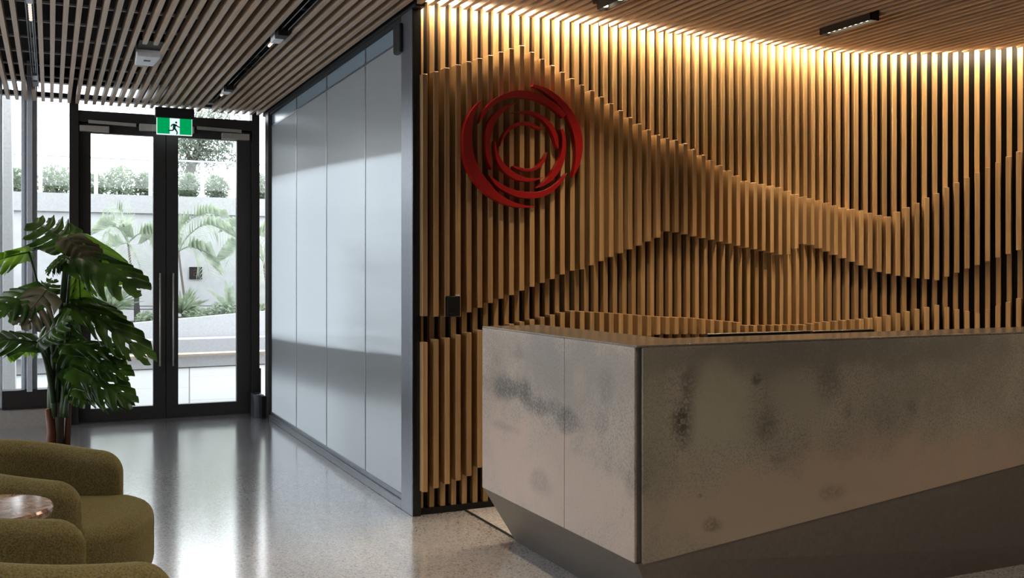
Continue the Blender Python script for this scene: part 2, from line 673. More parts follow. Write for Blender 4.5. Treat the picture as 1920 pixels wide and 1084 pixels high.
# --- ceiling: dark plenum, oak slats, pale hanging rails
ce = structure('ceiling', 'dark ceiling hung with long parallel oak slats', 'ceiling')
mb = MB()
mb.box(-4.5, 7.2, -4.0, 9.46, 3.06, 3.2)
mb.build('plenum', M['ceiling_dark'], ce)
mb = MB()
PITCH, CW, CH = .0649, .0265, .058
TRACKS = {-1, 20}
PARTIAL = {41: (3.30, 4.64), 42: (3.30, 4.64), 64: (4.13, 4.60)}
n = -68


def front_limit(x):
    """how far a ceiling slat runs towards the slat wall at this x"""
    if x <= XC:
        return YB - .07
    r = RAD - .07
    dx = x - XC
    if dx >= r * math.sin(math.radians(88)):
        return None
    return YB - RAD + math.sqrt(r * r - dx * dx)


for n in range(-68, 110):
    x = -.052 + PITCH * n
    yend = 9.19 if x < 1.74 else front_limit(x)
    if yend is None:
        yend = 2.0 if x < 7 else None
        if x > XC + RAD:
            continue
    spans = [(-3.95, yend)]
    if n in TRACKS:
        spans = [(-3.95, 3.6), (8.62, yend)] if n == -1 else [(-3.95, 3.6)]
    if n in (9, 10):
        spans = [(-3.95, 6.62), (7.30, yend)]
    if n in PARTIAL:
        a, b = PARTIAL[n]
        spans = [(-3.95, a), (b, yend)]
    for a, b in spans:
        if b > a:
            mb.box(x - CW / 2, x + CW / 2, a, b, ZC, ZC + CH)
mb.build('slat_panel', M['wood_c'], ce)
mb = MB()
y = -3.6
while y < 8.7:
    x1 = 1.74 if y > 4.9 else 4.4
    mb.box(-4.4, x1, y, y + .022, ZC + CH, ZC + CH + .012)
    y += .46
mb.build('hanging_rail', M['wire'], ce)
mb = MB()
mb.box(1.745, 1.80, 5.02, 9.2, ZC - .01, 3.06)
mb.build('bulkhead', M['black'], ce)
mb = MB()
mb.box(.72, 1.74, 9.24, 9.34, 2.80, 3.06)
mb.build('soffit_box', M['panel'], ce)

# --- other walls of the room (outside the frame)
mb = MB()
mb.box(-4.5, 7.2, -4.1, -4.0, 0, 3.06)
tag(mb.build('wall_back', M['white_wall']), 'plain wall behind the viewpoint', 'wall', kind='structure')
mb = MB()
mb.box(7.1, 7.2, -4.0, 3.9, 0, 3.06)
tag(mb.build('wall_right', M['white_wall']), 'plain wall at the far end of the desk', 'wall', kind='structure')
mb = MB()
mb.box(-4.6, -4.5, -4.0, 9.45, 0, .3)
mb.box(-4.6, -4.5, -4.0, 9.45, 2.75, 3.06)
mb.box(-4.6, -4.5, -4.0, 3.0, .3, 2.75)
for yy in (3.0, 5.1, 7.2, 9.3):
    mb.box(-4.6, -4.5, yy, yy + .12, .3, 2.75)
tag(mb.build('wall_left', M['white_wall']), 'wall with tall glazing beside the lounge', 'wall', kind='structure')

# --- LED strip in the slot above the slats
mb = MB()
wall_strip(mb, .030, .060, 2.742, 2.750, .0, S_END - 1.5)
led = mb.build('led_strip', M['led'])
tag(led, 'warm glowing light strip hidden in the slot above the slat wall', 'light strip')

# ------------------------------------------------------------------ facade: doors, windows
YF = 9.40


def fx(px):
    return on_y(px, CY, YF).x


# frames (trim_1): jambs, head, transom, mullions
tf = structure('trim_1', 'dark bronze frame around the double door', 'door frame')
xs_j0, xs_j1 = fx(130), fx(147)
xr0, xr1 = fx(470), fx(484)
mb = MB()
mb.box(xs_j0, xs_j1, YF - .07, YF + .07, 0, 3.06)
mb.box(xr0, xr1, YF - .07, YF + .07, 0, 3.06)
mb.build('jamb', M['bronze'], tf)
mb = MB()
mb.box(xs_j1, xr0, YF - .06, YF + .06, 2.585, 2.68)
mb.build('head_rail', M['bronze'], tf)
mb = MB()
mb.box(xs_j1, xr0, YF - .05, YF + .05, 0.0, .011)
mb.build('threshold', M['dark_steel'], tf)
mb = MB()
mb.box(xs_j1, xr0, YF - .04, YF + .06, 2.78, 2.82)
mb.build('transom_bar', M['bronze'], tf)
mb = MB()
mb.box(xs_j1, xr0, YF - .005, YF + .005, 2.68, 2.78)
mb.box(xs_j1, xr0, YF - .005, YF + .005, 2.82, 3.06)
mb.build('transom_glass', M['glass'], tf)


def door(name, x0, x1, gx0, gx1, hx, label):
    d = empty(name, ((x0 + x1) / 2, YF, 0), label, 'door', kind='structure')
    z0, z1 = .012, 2.575
    g0, g1 = .122, 2.495
    mb = MB()
    mb.box(x0, gx0, YF - .03, YF + .03, z0, z1)
    mb.box(gx1, x1, YF - .03, YF + .03, z0, z1)
    mb.box(gx0, gx1, YF - .03, YF + .03, z0, g0)
    mb.box(gx0, gx1, YF - .03, YF + .03, g1, z1)
    mb.build('door_frame', M['bronze'], d)
    mb = MB()
    mb.box(gx0, gx1, YF - .006, YF + .006, g0, g1)
    mb.build('glass_pane', M['glass'], d)
    mb = MB()
    mb.tube([(hx, YF - .075, .47), (hx, YF - .075, 1.29)], .0075, 10)
    h = mb.build('door_handle', M['handle'], d, smooth=True)
    for z in (.52, 1.24):
        mb = MB()
        mb.tube([(hx, YF - .075, z), (hx, YF - .03, z)], .007, 8)
        o = mb.build('handle_post', M['steel'], h)
        o.location = (0, 0, 0)
    return d


xm = fx(310.5)
d1 = door('door_1', xs_j1 + .004, xm - .003, fx(170), fx(287), fx(298.8), 'dark framed glass door leaf nearer the monstera plant')
d2 = door('door_2', xm + .003, xr0 - .004, fx(333.5), fx(443), fx(323.5), 'dark framed glass door leaf nearer the frosted partition')


def closer(d, x0, x1, z0, z1, ax0, ax1, az0, az1):
    mb = MB()
    mb.box(x0, x1, YF - .085, YF - .03, z0, z1)
    c = mb.build('door_closer', M['beige'], d, bevel=.004)
    mb = MB()
    mb.hexa([(ax0, YF - .08, az0), (ax1, YF - .08, az0 - .01), (ax1, YF - .06, az0 - .01), (ax0, YF - .06, az0),
             (ax0, YF - .08, az1), (ax1, YF - .08, az1 - .01), (ax1, YF - .06, az1 - .01), (ax0, YF - .06, az1)])
    o = mb.build('closer_arm', M['beige'], c)
    o.location = (0, 0, 0)


def zf(px, py):
    return on_y(px, py, YF - .06).z


mb = MB()
mb.box(xm - .012, xm + .012, YF + .031, YF + .038, .013, 2.574)
mb.build('meeting_strip', M['bronze'], d1)
mb = MB()
mb.box(xs_j1 - .01, xs_j1 + .012, YF + .031, YF + .038, .013, 2.584)
mb.box(xr0 - .012, xr0 + .01, YF + .031, YF + .038, .013, 2.584)
mb.box(xs_j1, xr0, YF + .031, YF + .038, 2.568, 2.60)
mb.build('door_stop', M['bronze'], tf)
closer(d1, fx(149), fx(204), zf(176, 247), zf(176, 236), fx(165), fx(254), zf(165, 231), zf(165, 225))
closer(d2, fx(414), fx(465), zf(440, 262), zf(440, 250.5), fx(367), fx(450), zf(367, 243), zf(367, 237))
mb = MB()
mb.box(fx(260), fx(362), YF - .09, YF - .03, zf(275, 246), zf(275, 233))
o = mb.build('lock_housing', M['beige'], tf, bevel=.004)


def window(name, x0, x1, sill, label, panelz=.172):
    w = empty(name, ((x0 + x1) / 2, YF, 0), label, 'window', kind='structure')
    mb = MB()
    mb.box(x0, x1, YF - .006, YF + .006, sill, 3.06)
    mb.build('glass_pane', M['glass'], w)
    mb = MB()
    mb.box(x0, x1, YF - .09, YF + .07, panelz, sill)
    mb.box(x0, x1, YF - .12, YF + .07, panelz - .012, panelz)
    mb.build('window_sill', M['bronze'], w)
    mb = MB()
    mb.box(x0, x1, YF - .03, YF + .05, 2.78, 2.82)
    mb.build('transom_bar', M['bronze'], w)
    return w


w1 = window('window_1', -.36, xs_j0, .315, 'tall fixed glazing beside the monstera with a grey post')
w2 = window('window_2', xr1, 1.75, .42, 'narrow glass sidelight between the door and the partition')
w3 = window('window_3', -4.5, -.46, .315, 'tall fixed glazing further along the facade')
mb = MB()
# grey faceted mullion
xa, xb = fx(40), fx(70)
ww = xb - xa
mb.box(xa, xa + ww * .22, YF - .05, YF + .06, .3, 3.06)
mb.box(xa + ww * .22, xa + ww * .35, YF - .03, YF + .06, .3, 3.06)
mb.box(xa + ww * .35, xa + ww * .72, YF - .10, YF + .06, .3, 3.06)
mb.box(xa + ww * .72, xb, YF - .06, YF + .06, .3, 3.06)
mb.build('mullion', M['alu'], w1, bevel=.004)
mb = MB()
mb.box(-.47, fx(5), YF - .07, YF + .07, .172, 3.06)
mb.build('mullion', M['alu'], w1, bevel=.006)
for xx in (-1.6, -2.7, -3.8):
    mb = MB()
    mb.box(xx - .05, xx + .05, YF - .07, YF + .07, .3, 3.06)
    mb.build('mullion', M['alu'], w3, bevel=.006)
mb = MB()
mb.box(-4.5, xs_j0, YF - .10, YF + .05, .0, .16)
bb = mb.build('baseboard_front', M['panel'])
tag(bb, 'warm grey panel under the glazing beside the door', 'baseboard', kind='structure')
mb = MB()
mb.box(xr1, 1.75, YF - .05, YF + .05, 0, .42)
mb.build('spandrel', M['bronze'], w2)
mb = MB()
mb.box(-4.5, 1.8, YF - .03, YF + .05, 2.905, 3.06)
mb.build('head_bar', M['bronze'], tf)

# low box at the foot of the sidelight
lb = empty('floor_box', (1.70, 9.05, 0), 'low grey and black box standing at the foot of the narrow sidelight', 'box')
mb = MB()
mb.box(1.655, 1.735, 9.10, 9.30, 0.0, .205)
mb.build('housing', M['steel_blue'], lb, bevel=.004)
mb = MB()
mb.box(1.70, 1.736, 9.02, 9.10, 0.0, .20)
mb.build('end_cover', M['black'], lb, bevel=.003)

# ------------------------------------------------------------------ frosted partition
gp = empty('glass_partition', (1.78, 7.0, 0), 'frosted glass partition of four tall panes leading to the door', 'partition')
XP = 1.772
ys = [5.27, on_y(679, 500, 1).y]
yl = [5.268, 6.033, 6.993, 7.948, 8.93]
for a, b in zip(yl, yl[1:]):
    mb = MB()
    mb.box(XP, XP + .014, a + .004, b - .004, .07, 2.57)
    mb.build('glass_pane', M['reeded'], gp)
mb = MB()
for a, b in zip(yl, yl[1:]):
    mb.box(XP + .002, XP + .012, a + .004, b - .004, 2.585, 2.68)
mb.build('clear_strip', M['clear_blue'], gp)
for y in yl[1:-1]:
    mb = MB()
    mb.box(XP - .004, XP + .016, y - .004, y + .004, .07, 2.68)
    mb.build('glazing_bead', M['steel'], gp)
mb = MB()
mb.box(XP - .004, XP + .05, yl[0], yl[-1], 2.57, 2.588)
mb.build('top_rail', M['steel_blue'], gp, bevel=.003)
mb = MB()
mb.box(1.752, 1.81, 5.27, 9.0, 2.68, ZC)
mb.build('head_track', M['black'], gp)
mb = MB()
mb.box(1.748, 1.83, 5.268, 9.02, 0.0, .045)
mb.box(1.762, 1.83, 5.268, 9.02, .045, .072)
mb.build('base_channel', M['steel_blue'], gp, bevel=.004)
mb = MB()
mb.box(1.748, 1.800, 5.09, 5.268, 0.0, ZC)
mb.build('end_post', M['steel_blue'], gp, bevel=.003)
mb = MB()
mb.box(1.749, 1.795, 5.075, 5.09, 0.0, ZC)
mb.build('edge_cover', M['black_gloss'], gp)
mb = MB()
mb.box(1.74, 1.83, 8.93, 9.05, 0.0, ZC)
mb.build('end_post', M['bronze'], gp, bevel=.004)
mb = MB()
mb.box(1.725, 1.765, 5.235, 5.35, 2.50, 2.66)
mb.build('closer_box', M['black'], gp, bevel=.015, segs=4)
mb = MB()
mb.box(1.79, 1.80, 5.27, 9.0, 0.07, 2.70)
mb.build('rear_lining', M['white_wall'], gp)
mb = MB()
mb.box(1.81, 1.95, 5.29, 9.44, 0.0, 3.06)
tag(mb.build('wall_partition', M['white_wall']), 'plain wall behind the frosted partition', 'wall', kind='structure')

# ------------------------------------------------------------------ reception desk
DX, DY0, DY1, DT = 1.876, 3.037, 4.432, 1.041
XE = 4.9
def on_x(px, py, X):
    d = ray(px, py)
    return d * (X / d.x) + Vector((0, 0, H))


DARK, GREY = (.075, .072, .066), (.15, .145, .135)
blot_side = [(on_x(px, py, DX), (.3, ry_, rz_), am, cl) for px, py, ry_, rz_, am, cl in (
    (1000, 890, .75, .20, .95, (.44, .35, .295)), (1120, 960, .35, .14, .7, (.43, .35, .295)),
    (1060, 690, .62, .13, .8, (.235, .222, .20)), (955, 725, .24, .045, .9, DARK), (1015, 762, .17, .04, .8, DARK), (1060, 790, .10, .035, .7, DARK),
    (1135, 735, .05, .07, .6, GREY), (1130, 790, .05, .05, .6, GREY), (975, 665, .07, .03, .6, GREY), (1085, 715, .05, .06, .7, (.36, .31, .25)),
    (1010, 905, .08, .05, .5, GREY), (945, 800, .12, .02, .4, GREY))]
blot_front = [(on_y(px, py, DY0), (rx_, .3, rz_), am, cl) for px, py, rx_, rz_, am, cl in (
    (1700, 905, 1.0, .15, 1.0, (.37, .285, .225)), (1420, 960, .55, .14, .9, (.33, .275, .22)), (1500, 665, 1.1, .07, .8, (.17, .16, .14)),
    (1230, 800, .05, .3, .5, (.215, .215, .17)), (1280, 785, .05, .075, .95, (.055, .05, .042)), (1290, 725, .04, .06, .7, (.07, .065, .055)),
    (1355, 765, .12, .15, 1.0, (.32, .32, .25)), (1418, 712, .02, .02, .8, (.06, .055, .045)), (1440, 800, .05, .06, .7, (.09, .085, .07)),
    (1500, 745, .11, .09, .86, (.28, .265, .22)), (1555, 715, .07, .06, .6, (.11, .1, .085)), (1590, 775, .03, .04, .5, (.11, .1, .085)),
    (1710, 765, .03, .03, .5, (.10, .09, .075)), (1560, 925, .06, .03, .5, (.11, .095, .08)), (1335, 985, .03, .02, .6, (.08, .07, .055)), (1312, 930, .012, .008, .7, (.06, .05, .04)),
    (1800, 720, .35, .12, .5, (.20, .185, .155)), (1460, 862, .04, .02, .5, (.12, .105, .085)))]
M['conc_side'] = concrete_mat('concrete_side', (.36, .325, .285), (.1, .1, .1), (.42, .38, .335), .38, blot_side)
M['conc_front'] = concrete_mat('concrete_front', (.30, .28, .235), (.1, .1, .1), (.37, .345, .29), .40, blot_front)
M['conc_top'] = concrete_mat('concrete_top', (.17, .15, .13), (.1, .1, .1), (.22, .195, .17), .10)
rd = empty('reception_desk', (3.0, 3.7, 0), 'large angular concrete reception desk on a dark metal base', 'desk')
ZB = .270
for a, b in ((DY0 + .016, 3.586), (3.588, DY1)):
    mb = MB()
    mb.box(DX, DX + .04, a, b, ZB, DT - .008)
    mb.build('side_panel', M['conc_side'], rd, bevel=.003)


def zbot(x):
    return .263 + (x - 1.889) / (3.83 - 1.889) * (.466 - .263)


mb = MB()
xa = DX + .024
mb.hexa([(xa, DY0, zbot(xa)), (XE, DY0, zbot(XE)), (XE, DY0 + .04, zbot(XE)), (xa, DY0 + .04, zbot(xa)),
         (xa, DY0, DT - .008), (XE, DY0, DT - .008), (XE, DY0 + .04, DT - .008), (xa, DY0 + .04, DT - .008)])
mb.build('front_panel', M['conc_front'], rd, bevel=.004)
mb = MB()
mb.box(DX + .010, DX + .045, DY0 + .008, DY0 + .045, ZB, DT - .006)
mb.build('corner_strip', M['dark_steel'], rd)
mb = MB()
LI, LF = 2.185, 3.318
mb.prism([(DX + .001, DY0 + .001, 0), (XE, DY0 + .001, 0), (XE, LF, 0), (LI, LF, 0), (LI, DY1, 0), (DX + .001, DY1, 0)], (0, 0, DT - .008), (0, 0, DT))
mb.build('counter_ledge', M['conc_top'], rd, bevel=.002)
mb = MB()
mb.box(LI, LI + .02, LF, DY1, .30, DT - .008)
mb.box(LI, XE, LF, LF + .02, .30, DT - .008)
mb.box(DX + .04, LI + .02, DY1 - .04, DY1 - .002, .30, DT - .008)
mb.build('inner_lining', M['dark_steel'], rd)
mb = MB()
mb.box(LI + .02, XE - .1, LF + .02, LF + .72, .70, .735)
mb.build('worktop', M['panel'], rd, bevel=.003)
mb = MB()
mb.box(XE - .12, XE - .08, LF + .02, LF + .72, .0, .70)
mb.build('end_support', M['dark_steel'], rd)
# sloping metal base
FX, FY0, FY1 = 2.042, 3.122, 4.408
mb = MB()
a = MB()
top = [(DX + .004, DY0 + .004, ZB), (XE, DY0 + .004, zbot(XE)), (XE, DY1, zbot(XE)), (DX + .004, DY1 - .004, ZB)]
bot = [(FX, FY0, 0), (XE, FY0, 0), (XE, FY1, 0), (FX, FY1, 0)]
vt = [mb.bm.verts.new(p) for p in top]
vb = [mb.bm.verts.new(p) for p in bot]
for i in range(3):
    j = (i + 1) % 4
    if i == 2:
        # end face at the wall side kept short so that staff can stand behind
        pass
mb.bm.faces.new((vt[0], vt[1], vb[1], vb[0]))
mb.bm.faces.new((vt[3], vt[0], vb[0], vb[3]))
v1 = mb.bm.verts.new((2.30, DY1 - .004, ZB))
v2 = mb.bm.verts.new((2.30, FY1, 0))
v3 = mb.bm.verts.new((2.30, 3.40, ZB))
v4 = mb.bm.verts.new((2.30, 3.40, 0))
v5 = mb.bm.verts.new((XE, 3.40, zbot(XE)))
v6 = mb.bm.verts.new((XE, 3.40, 0))
mb.bm.faces.new((vt[3], vb[3], v2, v1))
mb.bm.faces.new((v1, v2, v4, v3))
mb.bm.faces.new((v3, v4, v6, v5))
mb.bm.faces.new((v5, v6, vb[1], vt[1]))
mb.bm.verts.remove(vt[2])
mb.bm.verts.remove(vb[2])
mb.build('base_skirt', M['plinth'], rd)

# monitors on the worktop
for i, (p0, p1, lab) in enumerate((((1327, 628), (1520, 625), 'black flat monitor showing its edge above the ledge nearer the desk corner'),
                                   ((1524, 624), (1640, 620.5), 'black flat monitor showing its edge above the ledge further from the desk corner'))):
    yy = 3.62 + .05 * i
    a = on_y(p0[0], p0[1], yy)
    b = on_y(p1[0], p1[1], yy)
    xm_ = (a.x + b.x) / 2
    zt = (a.z + b.z) / 2 + .004
    mo = empty('monitor', (xm_, yy, .735), lab, 'monitor', 'monitors on the worktop')
    mb = MB()
    mb.box(a.x, b.x, yy, yy + .028, zt - .26, zt + .004)
    mb.build('screen', M['black_gloss'], mo, bevel=.004)
    mb = MB()
    mb.box(xm_ - .02, xm_ + .02, yy - .02, yy, .745, zt - .1)
    mb.build('stand', M['dark_steel'], mo)
    mb = MB()
    mb.box(xm_ - .11, xm_ + .11, yy - .07, yy + .09, .735, .747)
    mb.build('foot', M['dark_steel'], mo, bevel=.003)

# ------------------------------------------------------------------ red emblem
EM = [
    [(185, 195, 2), (135, 255, 22), (96, 335, 46), (74, 430, 64), (70, 540, 72), (86, 650, 80), (130, 760, 84), (200, 860, 82), (290, 945, 62), (390, 1000, 42), (490, 1027, 24), (600, 1033, 4)],
    [(160, 380, 2), (195, 308, 24), (250, 240, 34), (330, 185, 42), (415, 155, 52), (500, 152, 60), (590, 165, 54), (680, 203, 50), (760, 255, 46), (828, 325, 34)],
    [(582, 82, 16), (650, 105, 30), (725, 150, 40), (800, 215, 46), (865, 300, 54), (912, 395, 62), (938, 500, 62), (942, 600, 52), (926, 710, 34), (890, 803, 3)],
    [(465, 218, 2), (390, 245, 18), (322, 295, 40), (266, 365, 52), (238, 440, 52), (228, 540, 34), (236, 650, 28), (262, 740, 2)],
    [(430, 296, 4), (500, 290, 14), (580, 300, 24), (660, 340, 32), (718, 400, 36), (754, 470, 34), (770, 540, 22), (780, 578, 3)],
    [(325, 560, 2), (345, 500, 12), (385, 440, 22), (440, 397, 28), (510, 379, 26), (570, 390, 24), (620, 413, 18), (655, 432, 3)],
    [(284, 515, 3), (295, 600, 22), (320, 670, 36), (365, 735, 44), (430, 785, 46), (500, 815, 36), (580, 822, 22), (662, 802, 3)],
    [(805, 424, 22), (822, 480, 26), (825, 560, 32), (815, 640, 38), (785, 715, 46), (740, 785, 44), (680, 845, 30), (605, 886, 3)],
    [(238, 785, 4), (300, 850, 32), (370, 895, 42), (460, 930, 48), (550, 942, 52), (640, 935, 48), (720, 900, 42), (790, 840, 30), (848, 770, 4)],
    [(430, 715, 10), (480, 735, 22), (550, 745, 22), (610, 728, 24), (660, 680, 22), (695, 605, 4)],
]


def smooth_path(P, m=5):
    out = []
    n = len(P)
    for i in range(n - 1):
        p0, p1, p2, p3 = P[max(i - 1, 0)], P[i], P[i + 1], P[min(i + 2, n - 1)]
        for j in range(m):
            t = j / m
            out.append(tuple(.5 * ((2 * b) + (-a + c) * t + (2 * a - 5 * b + 4 * c - d) * t * t + (-a + 3 * b - 3 * c + d) * t ** 3) for a, b, c, d in zip(p0, p1, p2, p3)))
    out.append(P[-1])
    return out


em = empty('logo_sign', (2.35, 5.0, 1.98), 'red lacquered emblem of nested crescent arcs mounted on the oak slats', 'sign')
for P in EM:
    pts = smooth_path(P)
    mb = MB()
    rings = []
    for i, (u, v, w) in enumerate(pts):
        a = pts[max(i - 1, 0)]
        b = pts[min(i + 1, len(pts) - 1)]
        dx, dy = b[0] - a[0], b[1] - a[1]
        l = math.hypot(dx, dy) or 1
        nx, ny = -dy / l, dx / l
        w = max(w, 1.5)
        q = [(u + nx * w / 2, v + ny * w / 2), (u - nx * w / 2, v - ny * w / 2)]
        yf, yb = 4.992, 5.033
        W = [on_y(860 + c[0] / 4.168, 140 + c[1] / 4.168, yf) for c in q]
        rings.append([mb.bm.verts.new((W[0].x, yf, W[0].z)), mb.bm.verts.new((W[1].x, yf, W[1].z)),
                      mb.bm.verts.new((W[1].x, yb, W[1].z)), mb.bm.verts.new((W[0].x, yb, W[0].z))])
    for p, q in zip(rings, rings[1:]):
        for c in range(4):
            mb.bm.faces.new((p[c], p[(c + 1) % 4], q[(c + 1) % 4], q[c]))
    mb.bm.faces.new(rings[0][::-1])
    mb.bm.faces.new(rings[-1])
    mb.build('crescent', M['red'], em, bevel=.002)

# black panel on the slats
sp = empty('switch_panel', (1.955, 5.02, 1.06), 'small black reader panel on the slats beside the partition', 'panel')
mb = MB()
mb.box(1.917, 1.991, 5.0, 5.032, 1.062, 1.172)
mb.build('housing', M['black_gloss'], sp, bevel=.004)
mb = MB()
mb.box(1.972, 1.986, 5.0, 5.03, 1.172, 1.178)
mb.build('indicator', M['white'], sp)
mb = MB()
mb.box(1.931, 1.943, 4.998, 5.0, 1.076, 1.081)
mb.build('button', M['dark_steel'], sp)

# ------------------------------------------------------------------ exit sign
ys_ = 9.10
P0 = on_y(293.5, 222, ys_)
P1 = on_y(360, 253, ys_)
zt, zb = on_y(327, 222.5, ys_).z, on_y(327, 253.5, ys_).z
es = empty('exit_sign', ((P0.x + P1.x) / 2, ys_, ZC), 'green exit sign with a running figure hung from the ceiling slats', 'sign')
mb = MB()
mb.box(P0.x - .012, P1.x + .016, ys_ - .035, ys_ + .035, zt, ZC)
mb.build('mounting_box', M['black'], es, bevel=.004)
mb = MB()
mb.box(P0.x, P1.x, ys_ - .012, ys_ + .012, zb, zt)
mb.build('light_panel', M['sign_white'], es)
w, h = P1.x - P0.x, zt - zb
mb = MB()
yy = ys_ - .013
g0, g1 = P0.x + w * .365, P0.x + w * .645
mb.box(P0.x + w * .015, g0, yy - .001, yy, zb + h * .05, zt)
mb.build('green_field', M['green'], es)
mb = MB()
mb.box(g1, P0.x + w * .985, yy - .001, yy, zb + h * .04, zt)
mb.build('green_field', M['green'], es)
mb = MB()


def sp_(u, v):   # sign coordinates in the close-up of the sign
    return Vector((P0.x + w * (u - 130) / 1010, yy - .002, zt - h * (v - 400) / 490))


mb.tube([sp_(680, 520) + Vector((0, -.0015, 0)), sp_(680, 520) + Vector((0, .001, 0))], w * .031, 20)


def limb(pts, ws):
    L = [sp_(*p) for p in pts]
    for i in range(len(L) - 1):
        a, b = L[i], L[i + 1]
        d = (b - a).normalized()
        nn = Vector((-d.z, 0, d.x))
        wa, wb = ws[i] * w / 1010 / 2, ws[i + 1] * w / 1010 / 2
        mb.prism([a + nn * wa, a - nn * wa, b - nn * wb, b + nn * wb], (0, -.001, 0), (0, .001, 0))


limb([(640, 570), (625, 640), (620, 700)], [90, 90, 62])
limb([(650, 585), (575, 580), (530, 645)], [46, 40, 30])
limb([(660, 585), (720, 635), (785, 660)], [44, 34, 26])
limb([(635, 690), (690, 770), (715, 830), (690, 875)], [56, 42, 36, 26])
limb([(610, 690), (595, 755), (480, 765), (450, 780)], [52, 40, 32, 26])
mb.build('running_figure', M['green_dark'], es)

# ------------------------------------------------------------------ ceiling fixtures
al = empty('ceiling_detector', (.58, 7.0, ZC), 'white sensor box recessed between the ceiling slats before the door', 'detector')
mb = MB()
mb.hexa([(.505, 6.90, 2.690), (.655, 6.90, 2.690), (.640, 7.26, 2.70), (.520, 7.26, 2.70),
         (.505, 6.90, 2.83), (.655, 6.90, 2.83), (.640, 7.26, 2.83), (.520, 7.26, 2.83)])
mb.build('housing', M['white'], al, bevel=.006)
mb = MB()
mb.box(.505, .655, 6.62, 6.895, 2.735, 2.83)
mb.build('recess_box', M['black'], al)
mb = MB()
mb.box(.56, .60, 7.02, 7.05, 2.688, 2.693)
mb.build('indicator', M['dark_steel'], al)
mb = MB()
mb.box(.53, .61, 7.26, 7.30, 2.70, 2.78)
mb.build('clip', M['beige'], al)


def track(xc, y0, y1, label, spots, tail):
    t = empty('track_light', (xc, (y0 + y1) / 2, ZC), label, 'light', 'recessed tracks between the slats')
    mb = MB()
    mb.box(xc - .022, xc - .017, y0, y1, 2.715, 2.79)
    mb.box(xc + .017, xc + .022, y0, y1, 2.715, 2.79)
    mb.box(xc - .022, xc + .022, y0, y1, 2.785, 2.79)
    mb.build('track', M['black_gloss'], t)
    for ya, yb in tail:
        mb = MB()
        mb.box(xc - .018, xc + .018, ya, yb, 2.722, 2.784)
        mb.build('end_feed', M['alu'], t, bevel=.003)
    for ya in spots:
        mb = MB()
        mb.box(xc - .03, xc + .03, ya - .12, ya - .02, 2.690, 2.775)
        s_ = mb.build('spot_head', M['black'], t, bevel=.003)
        mb = MB()
        mb.box(xc - .028, xc + .028, ya - .02, ya + .12, 2.692, 2.76)
        o = mb.build('spot_body', M['white'], s_, bevel=.003)
        o.location = (0, 0, 0)
        for q in range(4):
            mb = MB()
            mb.sphere((xc, ya + .15 + q * .05, 2.716), .010)
            o = mb.build('lens', M['lens_soft'], s_)
            o.location = (0, 0, 0)
    return t


track(1.246, 3.65, 8.6, 'recessed ceiling track with white spotlight heads leading toward the exit sign', (6.06, 8.0), ())
lt = track(-.100, 3.65, 8.6, 'recessed ceiling track above the monstera with a bright lens row', (), ((5.72, 5.92), (8.08, 8.26)))
for q in range(7):
    mb = MB()
    mb.sphere((-.1, 5.98 + q * .06, 2.735), .010)
    mb.build('lens', M['lens_soft'], lt)
mb = MB()
mb.tube([(-.108, 6.3, 2.74), (-.108, 8.05, 2.74)], .004, 6)
mb.tube([(-.092, 6.3, 2.74), (-.092, 8.05, 2.74)], .004, 6)
mb.build('conductor_rail', M['steel'], lt)
mb = MB()
mb.box(-.120, -.082, 8.34, 8.56, 2.725, 2.78)
mb.build('adapter', M['beige'], lt)


def linear_light(xc, y0, y1, label):
    t = empty('linear_light', (xc, (y0 + y1) / 2, ZC), label, 'light', 'black linear downlights over the desk')
    mb = MB()
    mb.box(xc - .030, xc - .024, y0, y1, 2.672, 2.76)
    mb.box(xc + .024, xc + .030, y0, y1, 2.672, 2.76)
    mb.box(xc - .030, xc + .030, y0, y0 + .006, 2.672, 2.76)
    mb.box(xc - .030, xc + .030, y1 - .006, y1, 2.672, 2.76)
    mb.box(xc - .030, xc + .030, y0, y1, 2.752, 2.76)
    mb.build('housing', M['black'], t)
    n = 9
    for q in range(n):
        y = y0 + .03 + (y1 - y0 - .06) * q / (n - 1)
        mb = MB()
        mb.lathe([(.016, 0), (.016, .012), (.01, .03)], (xc, y, 2.684), 14)
        mb.build('lens', M['lens'], t, smooth=False)
    return t


linear_light(4.083, 4.16, 4.56, 'black linear downlight in the slats above the desk near the curve')
linear_light(2.63, 3.34, 4.60, 'black linear downlight in the slats between the emblem and the desk')


def lamp(kind, name, loc, energy, color, target=None, size=.1, spot=1.2, blend=.6):
    l = bpy.data.lights.new(name, kind)
    l.energy = energy
    l.color = color
    if kind == 'SPOT':
        l.spot_size = spot
        l.spot_blend = blend
        l.shadow_soft_size = size
    if kind == 'AREA':
        l.size = size
    o = bpy.data.objects.new(name, l)
    COL.objects.link(o)
    o.location = loc
    if target is not None:
        o.rotation_euler = (Vector(target) - Vector(loc)).to_track_quat('-Z', 'Y').to_euler()
    return o


WARM = (1.0, .76, .50)
for y in (4.25, 4.48):
    lamp('SPOT', 'downlight', (4.083, y, 2.665), 45, WARM, (4.083, y, 0), .03, 1.7, .8)
for y in (3.45, 3.8, 4.15, 4.5):
    lamp('SPOT', 'downlight', (2.63, y, 2.665), 32, WARM, (2.63, y, 0), .03, 1.7, .8)
